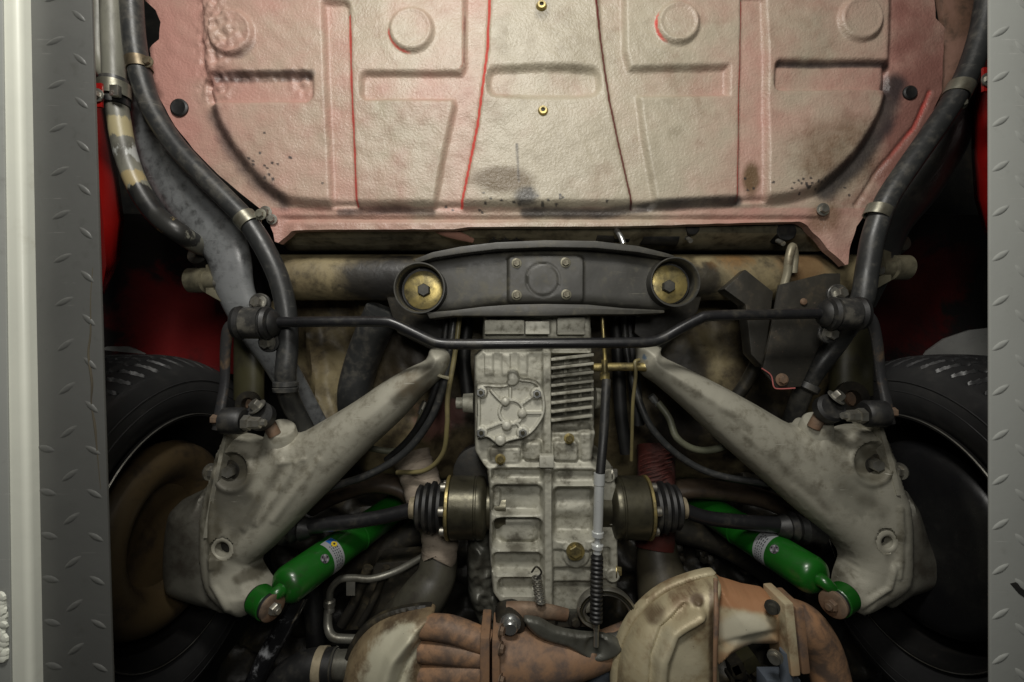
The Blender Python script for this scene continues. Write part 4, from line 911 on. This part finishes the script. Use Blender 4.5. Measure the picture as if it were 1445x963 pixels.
MB().lathe(P(403,538,.735), (0,1,0), [(0,S(14,.73)),(.002,S(17,.73)),(.008,S(17,.73)),(.009,S(15,.73)),(.011,S(17.5,.73)),(.017,S(16.5,.73))], 28).build('collar', hose_m, h1)
h2 = hose('heater_hose', 'black hose beside the dark red sill with two silver clamps', 'hose', [(1398,-40),(1392,10),(1384,50),(1368,98),(1345,142),(1315,188),(1280,238),(1250,285),(1232,335),(1224,380),(1214,430),(1185,478,.78),(1152,522,.80),(1130,560,.82),(1110,620,.86)], S(14.5,.735), hose_m, .735, 'heater hoses')
clamp(h2, 1353, 128, .735, (-.5,1,0), S(15,.735), .020, zclamp, (1357,146))
clamp(h2, 1239, 300, .735, (-.45,1,0), S(15,.735), .017, zclamp, (1247,312))
MB().lathe(P(1140,540,.80), (-.5,1,.1), [(0,S(14,.8)),(.002,S(18,.8)),(.012,S(18,.8)),(.014,S(15,.8))], 28).build('collar', hose_m, h2)
p1 = hose('metal_pipe', 'grey metal pipe with peeling cream paint beside the runway', 'pipe', [(156,-40),(158,10),(160,70),(162,125),(168,170),(178,220),(197,268),(222,305),(252,328),(280,346,.78),(310,356,.84)], S(14,.735), peel_m, .735)
MB().lathe(P(161,112,.735), (.04,1,0), [(0,S(14.5,.735)),(.001,S(17,.735)),(.043,S(18,.735)),(.044,S(15,.735))], 30).build('rubber_joint', hose_m, p1)
MB().lathe(P(161,119,.733), (.04,1,0), [(0,S(18,.735)),(0,S(19.5,.735)),(.022,S(19.5,.735)),(.022,S(18,.735))], 30, caps=False).build('band_clamp', zclamp, p1)
MB().box(P(163,129,.712), (.013,.017,.008)).build('clamp_screw', steel, p1, bevel=.001)
hose('metal_pipe', 'bent grey pipe behind the peeling pipe near red bracket', 'pipe', [(138,-40),(139,10),(139,70),(144,95),(156,112)], S(11,.76), peel_m, .77)
d1 = hose('body_rail', 'wide blue grey painted body rail beside the black hose', 'body rail', [(205,120,.80),(222,190,.80),(258,262,.80),(298,315,.79),(322,360,.79),(334,415,.80),(362,468,.82),(398,520,.85),(440,600,.9)], [S(26,.8),S(36,.8),S(40,.8),S(36,.8),S(30,.8),S(26,.8),S(24,.82),S(22,.85),S(22,.9)], duct_m, None, 'body rails', flat=.55)
d2 = hose('body_rail', 'dark body rail beside the hose with two silver clamps', 'body rail', [(1362,120,.82),(1345,180,.82),(1305,255,.82),(1262,315,.81),(1240,370,.81),(1215,430,.83)], [S(16,.8),S(28,.8),S(28,.8),S(24,.8),S(24,.8),S(20,.8)], mk('dark_rail_paint', (.018,.018,.018,1), (.03,.03,.028,1), (.06,.055,.045,1), .35, rough=.4, bump=.2), None, 'body rails', flat=.55)
# edge flange of the pan outside the hose
rl = mk('pink_brown_flange', (.26,.15,.115,1), (.16,.09,.06,1), (.05,.035,.025,1), .45, rough=.55, bump=.3)
tag(MB().prism([P(x, y, .80) for x, y in ((1320,-40),(1378,-40),(1376,30),(1368,70),(1345,120),(1326,150),(1334,110),(1334,40))], (0,0,.01)).build('pan_flange', rl, None, bevel=.002), 'rusty pinkish flange between floor pan and black hose', 'flange')
def link_bush(x, y, s, label):
    t = thing('tube_end_cap', label, 'bushing', P(x, y, .80), 'tan torsion tube ends')
    MB().lathe(P(x-s*24, y, .80), (s,0,0), [(0,.012),(.001,.0215),(.028,.0215),(.03,.017),(.05,.017)], 28).build('bush', cream_d, t)
    MB().prism([P(x-s*2,y-22,.79), P(x+s*8,y-26,.79), P(x+s*8,y+8,.79), P(x+s*40,y+32,.79), P(x+s*34,y+38,.79), P(x-s*2,y+18,.79)], (0,0,.012)).build('strap', cream_d, t, bevel=.001)
    MB().lathe(P(x+s*12, y+4, .79), (s,0,0), [(0,.008),(.03,.008)], 16).build('pin', steel, t)
    MB().lathe(P(x-s*6, y-32, .82), (0,-.3,-1), [(0,.02),(.014,.018),(.016,.012)], 20).build('cap', grime, t)
cream_d = mk('dull_cream_metal', (.20,.185,.13,1), (.15,.135,.09,1), (.05,.045,.03,1), .4, rough=.45, metal=.3, bump=.15)
link_bush(292, 396, 1, 'tan tube end bush beside the blue grey body rail')
link_bush(1256, 378, -1, 'tan tube end bush beside the dark body rail')
# square black plate with torn corner and hook rod
bp = thing('bracket_plate', 'scuffed square black bracket plate with pink chipped edges', 'bracket', P(1120, 470, .76))
bp_m = mk('scuffed_black_plate', (.022,.021,.018,1), (.035,.032,.026,1), (.07,.055,.035,1), .35, rough=.4, bump=.2, speck=(.3,.2,.16,1), speck_amt=.6)
MB().prism([P(x, y, .765) for x, y in ((1100,402),(1164,386),(1186,386),(1186,440),(1160,480),(1130,546),(1096,548),(1076,522),(1090,460))], (0,0,.006)).build('plate', bp_m, bp, bevel=.001)
MB().tube([P(1075,520,.763), P(1088,530,.762), P(1092,546,.762), P(1100,549,.762), P(1122,548,.762)], .0011, 8).build('chipped_edge', mk('pink_edge', (.42,.12,.11,1), None, None, rough=.6), bp)
MB().prism([P(x, y, .79) for x, y in ((1022,408),(1052,380),(1092,412),(1078,520),(1060,500),(1052,430))], (0,0,.03)).build('web', bp_m, bp, bevel=.003)
b = MB(); b.bolt(P(1103,536,.763), (0,0,-1), S(6,.76)); b.build('bolt', rusty, bp)
b = MB(); b.lathe(P(1134,426,.763), (0,0,-1), [(0,.006),(.002,.005),(.003,.002)], 12); b.build('rivet', rusty, bp)
tag(MB().tube([P(1106,404,.78), P(1111,385,.775), P(1113,365,.77), P(1118,348,.775), P(1121,362,.78), P(1119,385,.785)], S(5.5,.775), 14).build('hook_rod', mk('cream_rod', (.36,.33,.24,1), (.26,.23,.16,1), (.1,.07,.04,1), .4, rough=.45, metal=.4)), 'cream hook-shaped rod above the square black plate', 'hook')
hose('coolant_hose', 'thick dark ribbed hose in front of the tan bulkhead', 'hose', [(540,440,.84),(522,480,.86),(508,520,.88),(500,560,.89),(505,610,.92)], S(24,.86), hose_m)
hose('dark_strut', 'dark diagonal strut behind the square black plate', 'strut', [(1075,500,.86),(1050,545,.88),(1020,585,.9)], S(9,.88), grime)

# ================================================================ thin lines and cables
def line(name, label, cat, pts, r, mat, group=None):
    return tag(MB().tube([P(*p) for p in pts], r, 10, sub=8).build(name, mat), label, cat, group)
olv = mk('olive_line', (.20,.17,.075,1), (.15,.125,.06,1), (.05,.045,.03,1), .3, rough=.45)
grn = mk('braided_line', (.12,.125,.085,1), (.09,.09,.06,1), (.03,.03,.02,1), .4, rough=.5, bump=.4, bs=400)
line('cable', 'thick black cable curving past the gearbox side cover', 'cable', [(642,440,.79),(634,500,.78),(624,550,.78),(606,595,.79),(570,640,.80),(520,670,.80),(460,690,.80)], S(5.5,.79), hose_m)
line('cable', 'second black cable tied beside the olive brake line', 'cable', [(632,440,.80),(626,490,.79),(617,540,.79),(600,585,.80),(575,622,.82),(545,650,.83)], S(5,.79), rubber)
line('brake_line', 'thin olive brake line beside the cable tie and gearbox', 'brake line', [(649,445,.785),(642,500,.775),(632,560,.775),(631,600,.78),(625,640,.80),(600,664,.82),(560,667,.84)], S(3.6,.78), olv)
line('brake_line', 'thin olive brake line hanging below the brass bar', 'brake line', [(902,508,.755),(896,512,.75),(897,530,.75),(893,570,.76),(892,610,.78),(891,650,.80)], S(2.6,.76), olv)
line('cable', 'black cable sweeping below the arm with blue paint mark', 'cable', [(880,440,.84),(885,500,.84),(898,555,.83),(920,605,.82),(960,645,.82),(1010,670,.81),(1085,683,.80)], S(5,.82), hose_m)
line('brake_hose', 'braided brake hose below the arm with blue paint mark', 'brake hose', [(928,568,.84),(944,590,.83),(955,618,.82),(980,634,.82),(1010,634,.82),(1036,622,.82)], S(5,.82), grn)
line('brake_hose', 'braided brake hose beside the black cables', 'brake hose', [(600,572,.83),(590,600,.83),(575,625,.84),(555,637,.84),(518,632,.84)], S(4.5,.83), grn)
tag(MB().lathe(P(924,566,.84), (.6,.8,0), [(-.012,.007),(0,.007),(0,.005),(.01,.005)], 12).build('hose_fitting', brightst), 'bright fitting on the braided hose below blue paint mark', 'fitting')
tag(MB().lathe(P(596,577,.83), (-.4,.9,0), [(-.014,.006),(0,.007),(0,.005),(.01,.005)], 12).build('hose_fitting', steel), 'dull fitting on the braided hose beside black cables', 'fitting')
ct = MB().tube([P(612,527,.76), P(622,531,.755), P(633,534,.76)], S(2.4,.76), 8); ct.lathe(P(613,527,.755), (0,0,-1), [(0,.004),(.004,.004)], 10)
tag(ct.build('cable_tie', mk('pale_plastic', (.52,.48,.33,1), None, (.2,.17,.1,1), .3, rough=.5)), 'pale plastic cable tie round the black cables', 'cable tie')
for pts, lab in (([(662,440),(655,500),(660,560)], 'black conduit between gearbox and olive brake line'), ([(868,440),(872,500),(876,580),(884,640)], 'black conduit beside the thin brass clutch rod'), ([(886,440),(892,500),(900,600)], 'black conduit under the end of the brass bar')):
    tag(MB().tube([P(x, y, .86) for x, y in pts], S(9,.86), 14).build('conduit', rubber), lab, 'conduit', 'conduits beside the gearbox')

# ================================================================ lower end: heat exchangers, exhaust, hoses
rust_spots = [(P(560,920,.70), .05, (.52,.50,.38,1), .9), (P(545,960,.70), .05, (.50,.48,.36,1), .9)]
ex_m = mk('scorched_heat_exchanger', (.30,.235,.14,1), (.22,.16,.09,1), (.075,.05,.03,1), .52, s=(9, 34), rough=.55, metal=.2, bump=.3, bs=110, spots=rust_spots, speck=(.05,.03,.02,1), speck_amt=.8)
ex_m2 = mk('pale_heat_exchanger', (.44,.385,.25,1), (.37,.31,.19,1), (.17,.105,.055,1), .42, s=(8, 30), rough=.5, metal=.2, bump=.25, bs=200, speck=(.06,.035,.02,1), speck_amt=.9, spots=[(P(950,930,.68), .05, (.50,.46,.33,1), .7)], attrs=[('rust', (.085,.05,.025,1), .9)])
orange_m = mk('orange_rust_pipe', (.36,.195,.10,1), (.24,.145,.085,1), (.075,.055,.045,1), .6, s=(13, 42), rough=.65, bump=.35, bs=110, bump2=.15, speck=(.05,.03,.025,1), speck_amt=.8)
peach_m = mk('peach_cream_pipe', (.44,.29,.165,1), (.46,.41,.27,1), (.16,.085,.04,1), .42, s=(7, 30), rough=.55, bump=.25, bs=110, speck=(.05,.03,.02,1), speck_amt=.9, attrs=[('flake', (.55,.52,.40,1), .9), ('scorch', (.36,.17,.08,1), .9)])
brn_m = mk('brown_scale_pipe', (.19,.115,.07,1), (.27,.155,.085,1), (.075,.06,.055,1), .5, s=(9, 34), rough=.65, bump=.35, bs=110, speck=(.05,.03,.02,1), speck_amt=.7)
he1 = thing('heat_exchanger', 'scorched brown heat exchanger with white patch and orange pipes', 'heat exchanger', P(560, 940, .72), 'engine heat exchangers')
relief('shell', ex_m, he1, [(482,1030),(487,950),(500,912),(528,882),(565,866),(606,858),(613,866),(604,884),(599,910),(601,940),(604,1030)], .745, .05, 50, ref=.0, feat= lambda X, Y, d: .010*sstep(16, 0, line_d(X, Y, [(540,975),(556,930),(578,902)])) - .006*sstep(6, 0, line_d(X, Y, [(560,975),(575,935),(590,908)])) + .0008*fnoise(X, Y, 60, 71), step=2.4, back=.012)
relief('rim_flange', grime, he1, [(474,1030),(482,948),(496,905),(524,876),(564,860),(606,855),(606,861),(566,868),(530,886),(503,915),(490,952),(484,1030)], .748, .003, 3, None, step=2, back=.01, sub=3)
for (a, b_, c, r) in (((592,884),(635,888),(690,908),16), ((594,918),(640,920),(690,926),16), ((596,954),(640,950),(690,946),18)):
    MB().tube([P(*a,.735), P(*b_,.725), P(*c,.72)], [S(r,.72),S(r+2,.72),S(r+1,.72)], 24, sub=8).build('header_pipe', orange_m, he1)
MB().box(P(686,935,.72), (S(13,.72), S(112,.72), .075)).build('pipe_flange', brn_m, he1, bevel=.003)
MB().box(P(701,935,.722), (S(11,.72), S(106,.72), .072)).build('pipe_flange', brn_m, he1, bevel=.003)
for y in (890, 915, 960):
    b = MB(); b.bolt(P(706, y, .69), (1,0,-.4), S(6,.70)); b.build('bolt', rusty, he1)
cp = thing('crossover_pipe', 'brown scaled exhaust crossover pipe below the clutch lever', 'exhaust pipe', P(780, 930, .74))
MB().tube([P(704,925,.745), P(750,928,.745), P(800,928,.745), P(850,918,.75), P(900,895,.77)], [S(44,.745),S(42,.745),S(33,.745),S(25,.75),S(22,.76)], 36, sub=8).build('pipe', brn_m, cp)
he2 = thing('heat_exchanger', 'pale cream heat exchanger with long rib beside peach pipe', 'heat exchanger', P(940, 930, .70), 'engine heat exchangers')
relief('shell', ex_m2, he2, [(872,1030),(870,960),(874,925),(886,890),(908,860),(938,836),(976,820),(1006,812),(1014,820),(1010,860),(1008,920),(1010,1030)], .72, .045, 42, ref=.0, feat=lambda X, Y, d: .012*sstep(14, 3, line_d(X, Y, [(928,1000),(934,930),(950,893),(985,868)])) - .006*sstep(7, 0, line_d(X, Y, [(918,990),(922,925),(936,888),(968,856)])) + .006*sstep(9, 0, np.hypot(X-985, Y-850)) + .0009*fnoise(X, Y, 60, 81) - .002*sstep(26, 5, np.hypot(X-968, (Y-900)*.6)), step=2.2, back=.010, attrs={'rust': lambda X, Y, d: np.clip(np.maximum.reduce([.8*sstep(26, 8, np.hypot(X-922, Y-866)), .85*sstep(17, 5, np.hypot(X-984, Y-846)), .7*sstep(8, 1, np.abs(X-1004))*sstep(815, 830, Y), .35*sstep(9, 1, d), .35*sstep(30, 8, np.hypot(X-965, Y-905)), .25*sstep(20, 4, line_d(X, Y, [(915,990),(921,925),(935,889)]))])*(1 + .12*fnoise(X, Y, 30, 7)), 0, 1)})
relief('rim_flange', ex_m2, he2, [(866,1030),(863,960),(868,922),(881,886),(904,855),(935,830),(974,814),(1006,807),(1010,815),(977,823),(940,840),(911,864),(890,893),(878,927),(874,1030)], .722, .004, 4, None, step=2, back=.012, sub=3)
MB().tube([P(1010,818,.705), P(1010,835,.69), P(1011,870,.675), P(1009,930,.668), P(1009,990,.668)], [.004,.0035,.0045,.0035,.003], 10, flat=.8).build('weld_seam', brn_m, he2)
relief('outlet_pipe', peach_m, he2, [(1008,826),(1030,830),(1062,840),(1100,852),(1104,910),(1062,915),(1035,928),(1008,940)], .735, .045, 44, lambda X, Y, d: .0008*fnoise(X, Y, 50, 91) - .004*sstep(10, 0, line_d(X, Y, [(1010,915),(1050,905),(1100,895)])), step=2.4, back=.012, sub=3, attrs={'flake': lambda X, Y, d: .95*sstep(46, 14, np.hypot((X-1050)*.8, (Y-888)*1.25)), 'scorch': lambda X, Y, d: .95*sstep(864, 846, Y-(X-1010)*.18) + .5*sstep(912, 925, Y)})
MB().box(P(1102,886,.715), (S(13,.71), S(100,.71), .06), rz=-.10).build('pipe_flange', peach_m, he2, bevel=.003)
MB().box(P(1117,888,.717), (S(12,.71), S(92,.71), .058), rz=-.10).build('pipe_flange', brn_m, he2, bevel=.003)
for (x, y) in ((1090,856),(1094,926)):
    b = MB(); b.lathe(P(x, y, .685), (-.6,.1,-.8), [(0,S(10,.69)),(.004,S(10,.69)),(.004,S(7.5,.69)),(.010,S(7,.69))], 16); b.build('bolt', steel if y > 900 else xmember, he2)
el = thing('exhaust_elbow', 'orange exhaust elbow joining the peach pipe flange', 'exhaust pipe', P(1150, 910, .72))
MB().tube([P(1112,876,.735), P(1135,885,.735), P(1158,915,.735), P(1172,960,.735), P(1182,1020,.735)], [S(30,.735),S(30,.735),S(27,.735),S(26,.735),S(26,.735)], 32, sub=8).build('pipe', orange_m, el)
bluegrey = mk('blue_grey_plastic', (.10,.115,.14,1), (.085,.10,.12,1), (.05,.05,.05,1), .25, rough=.4, bump=.05)
line('overflow_pipe', 'blue grey pipe below the clutch lever blade', 'pipe', [(880,920,.76),(858,945,.76),(835,980,.76)], S(13,.76), bluegrey)
t = thing('lamp_bracket', 'blue grey plastic fitting below the peach pipe flange', 'fitting', P(1110, 945, .70))
MB().tube([P(1110,918,.70), P(1110,950,.70), P(1110,1000,.70)], S(9,.70), 18).build('tube', bluegrey, t)
MB().box(P(1098,962,.715), (S(48,.71), S(24,.71), .03)).build('base', bluegrey, t, bevel=.002)
# wrapped hoses
wrap_m = mk('dusty_cloth_wrap', (.30,.25,.195,1), (.25,.205,.16,1), (.13,.10,.075,1), .4, rough=.85, bump=.7, bs=70, bump2=.4, bs2=40, stretch=(.5,3,1))
dkhose = mk('scuffed_grey_hose', (.075,.07,.05,1), (.05,.047,.036,1), (.025,.02,.015,1), .4, rough=.42, bump=.12)
wh = hose('wrapped_hose', 'tan cloth wrapped heater hose passing behind the drive shaft', 'hose', [(580+40*min(1,(k*4)/110)+random.uniform(-1.5,1.5), 642+k*4.1, .90-.07*k/36) for k in range(37)], [S(27-.12*k,.88)*(1+random.uniform(-.055,.055)) for k in range(37)], wrap_m)
hose('lower_hose', 'scuffed dark grey hose below the tan cloth wrapping', 'hose', [(620,785,.84),(615,815,.83),(596,845,.82),(560,890,.82)], [S(26,.84),S(28,.83),S(32,.82),S(34,.82)], dkhose)
redw_m = mk('red_string_wrap', (.10,.016,.010,1), (.06,.014,.010,1), (.03,.015,.012,1), .5, rough=.8, bump=.5)
rh = hose('wrapped_hose', 'red wire wrapped hose behind the drive shaft boot', 'hose', [(925,630,.92),(926,670,.90),(926,720,.88),(924,775,.86)], S(26,.89), redw_m)
for k in range(20):
    y = 640 + k*6.7
    MB().tube([P(903, y+5, .875), P(915, y, .858), P(930, y-3, .855), P(948, y-8, .872)], .0012, 6).build('wire_turn', redw_m, rh)
hose('lower_hose', 'olive grey tapered hose below the red wire wrapping', 'hose', [(926,765,.87),(930,800,.86),(938,835,.85),(945,870,.85)], [S(26,.87),S(32,.86),S(38,.85),S(40,.85)], mk('olive_hose', (.075,.065,.04,1), (.055,.048,.032,1), (.03,.025,.018,1), .4, rough=.5))
# engine carrier crossbars (brown, curved) beside each drive shaft
bar_m = mk('brown_engine_tin', (.085,.06,.038,1), (.06,.042,.028,1), (.025,.018,.014,1), .45, rough=.5, bump=.2)
for pts, lab in (([(440,715),(480,695),(530,682),(570,690),(590,712)], 'curved brown engine tin edge over the marked green shock'), ([(935,700),(970,690),(1020,693),(1070,702),(1105,715)], 'curved brown engine tin edge over the plain green shock')):
    tag(MB().tube([P(x, y, .93) for x, y in pts], S(13,.93), 16, flat=1.6).build('engine_tin', bar_m), lab, 'engine tin', 'engine tins')
for pts, lab in (([(440,850),(500,800),(560,765),(600,745)], 'long dark beam running beneath the marked green shock'), ([(940,745),(1000,760),(1060,790),(1110,830)], 'long dark beam running beneath the plain green shock')):
    tag(MB().tube([P(x, y, .95) for x, y in pts], S(17,.95), 14).build('engine_beam', grime), lab, 'beam', 'engine beams')
# oil cooler box with pipes
oc = thing('oil_cooler', 'grimy black oil cooler box behind the bent steel pipe', 'oil cooler', P(540, 840, .87))
MB().prism([P(x, y, .86) for x, y in ((530,795),(640,785),(620,880),(480,892))], (0,0,.06)).build('case', grime, oc, bevel=.004)
MB().tube([P(520,800,.85), P(500,850,.85), P(482,882,.85)], S(7,.85), 12).build('rib', grime, oc)
MB().tube([P(546,800,.85), P(526,850,.85), P(508,882,.85)], S(5,.85), 12).build('rib', grime, oc)
pipe_m = mk('dull_steel_pipe', (.22,.215,.185,1), (.16,.155,.13,1), (.06,.05,.035,1), .4, rough=.38, metal=.6)
op = hose('oil_pipe', 'thin bent steel oil pipe with clip and crimped end', 'pipe', [(600,784,.85),(560,806,.84),(525,817,.83),(500,816,.83),(480,818,.83),(467,832,.83),(465,850,.83)], S(5,.83), pipe_m)
MB().lathe(P(465,846,.83), (0,1,0), [(0,S(6,.83)),(.003,S(8,.83)),(.012,S(8,.83)),(.013,S(6,.83)),(.016,S(7,.83)),(.022,S(7,.83))], 18).build('crimp', steel, op)
MB().box(P(495,828,.826), (.016,.032,.002)).build('clip', steel, op, bevel=.0006)
hose('oil_pipe', 'rounded steel pipe loop beside the scorched heat exchanger', 'pipe', [(463,860,.83),(463,885,.82),(470,899,.81),(490,902,.81),(530,902,.81)], S(6,.82), pipe_m)
ih = hose('intake_hose', 'fat black elbow hose with cream clamp on a steel spigot', 'hose', [(385,1010,.76),(400,965,.76),(432,943,.76),(475,939,.76)], [S(24,.76),S(24,.76),S(23,.76),S(22,.76)], rubber)
MB().lathe(P(448,941,.76), (1,-.04,0), [(0,S(23,.76)),(0,S(25,.76)),(S(12,.76),S(25,.76)),(S(12,.76),S(23,.76))], 32, caps=False).build('clamp', cream_m, ih)
MB().lathe(P(468,939,.76), (1,-.02,0), [(0,S(20,.76)),(S(4,.76),S(23,.76)),(S(7,.76),S(19,.76)),(S(36,.76),S(19,.76))], 32).build('spigot', pipe_m, ih)
line('drain_hose', 'dark hose hanging behind the bent steel pipe', 'hose', [(440,800,.88),(442,850,.87),(446,900,.86),(446,940,.86)], S(13,.87), rubber)
tag(MB().tube([P(424,838,.76), P(400,885,.755), P(375,930,.75), P(350,985,.75)], S(13,.755), 24, sub=8).build('glossy_tube', mk('gloss_black_glints', (.006,.006,.007,1), (.012,.012,.013,1), (.42,.43,.45,1), .36, s=(24, 60), rough=.10, rvar=.05, bump=.8, bs=45, coat=.8)), 'glossy black wrapped tube below the green shock eye', 'tube')  # pale flecks paint highlights into the tube's colour
relief_e = thing('engine_block', 'shadowed dark engine underside between the exhaust pipes', 'engine', P(780, 900, 1.0))
relief('sump', grime, relief_e, [(420,660),(700,640),(900,640),(1130,680),(1180,820),(1190,1040),(350,1040),(380,820)], 1.05, .02, 30, lambda X, Y, d: .02*fnoise(X, Y, 70, 101) + .008*fnoise(X, Y, 25, 102), step=5, back=.1)
for k in range(10):
    x, y = random.uniform(950, 1060), random.uniform(770, 810); MB().lathe(P(x, y, .98), (random.uniform(-.5,.5), random.uniform(-.5,.5), -1), [(0,.010),(.012,.010),(.014,.007)], 6).build('bolt', grime, relief_e)
for k in range(9):
    x, y = random.uniform(1020, 1085), random.uniform(930, 975); MB().box(P(x, y, .93), (random.uniform(.01,.05), random.uniform(.008,.03), .03), rz=random.uniform(0, 3)).build('casting', grime if k % 3 else olive, relief_e, bevel=.002)
for k in range(8):
    x, y = random.uniform(690, 850), random.uniform(952, 980); MB().box(P(x, y, .92), (random.uniform(.01,.04), random.uniform(.008,.02), .03), rz=random.uniform(0, 3)).build('casting', bell_m if k % 2 else grime, relief_e, bevel=.002)
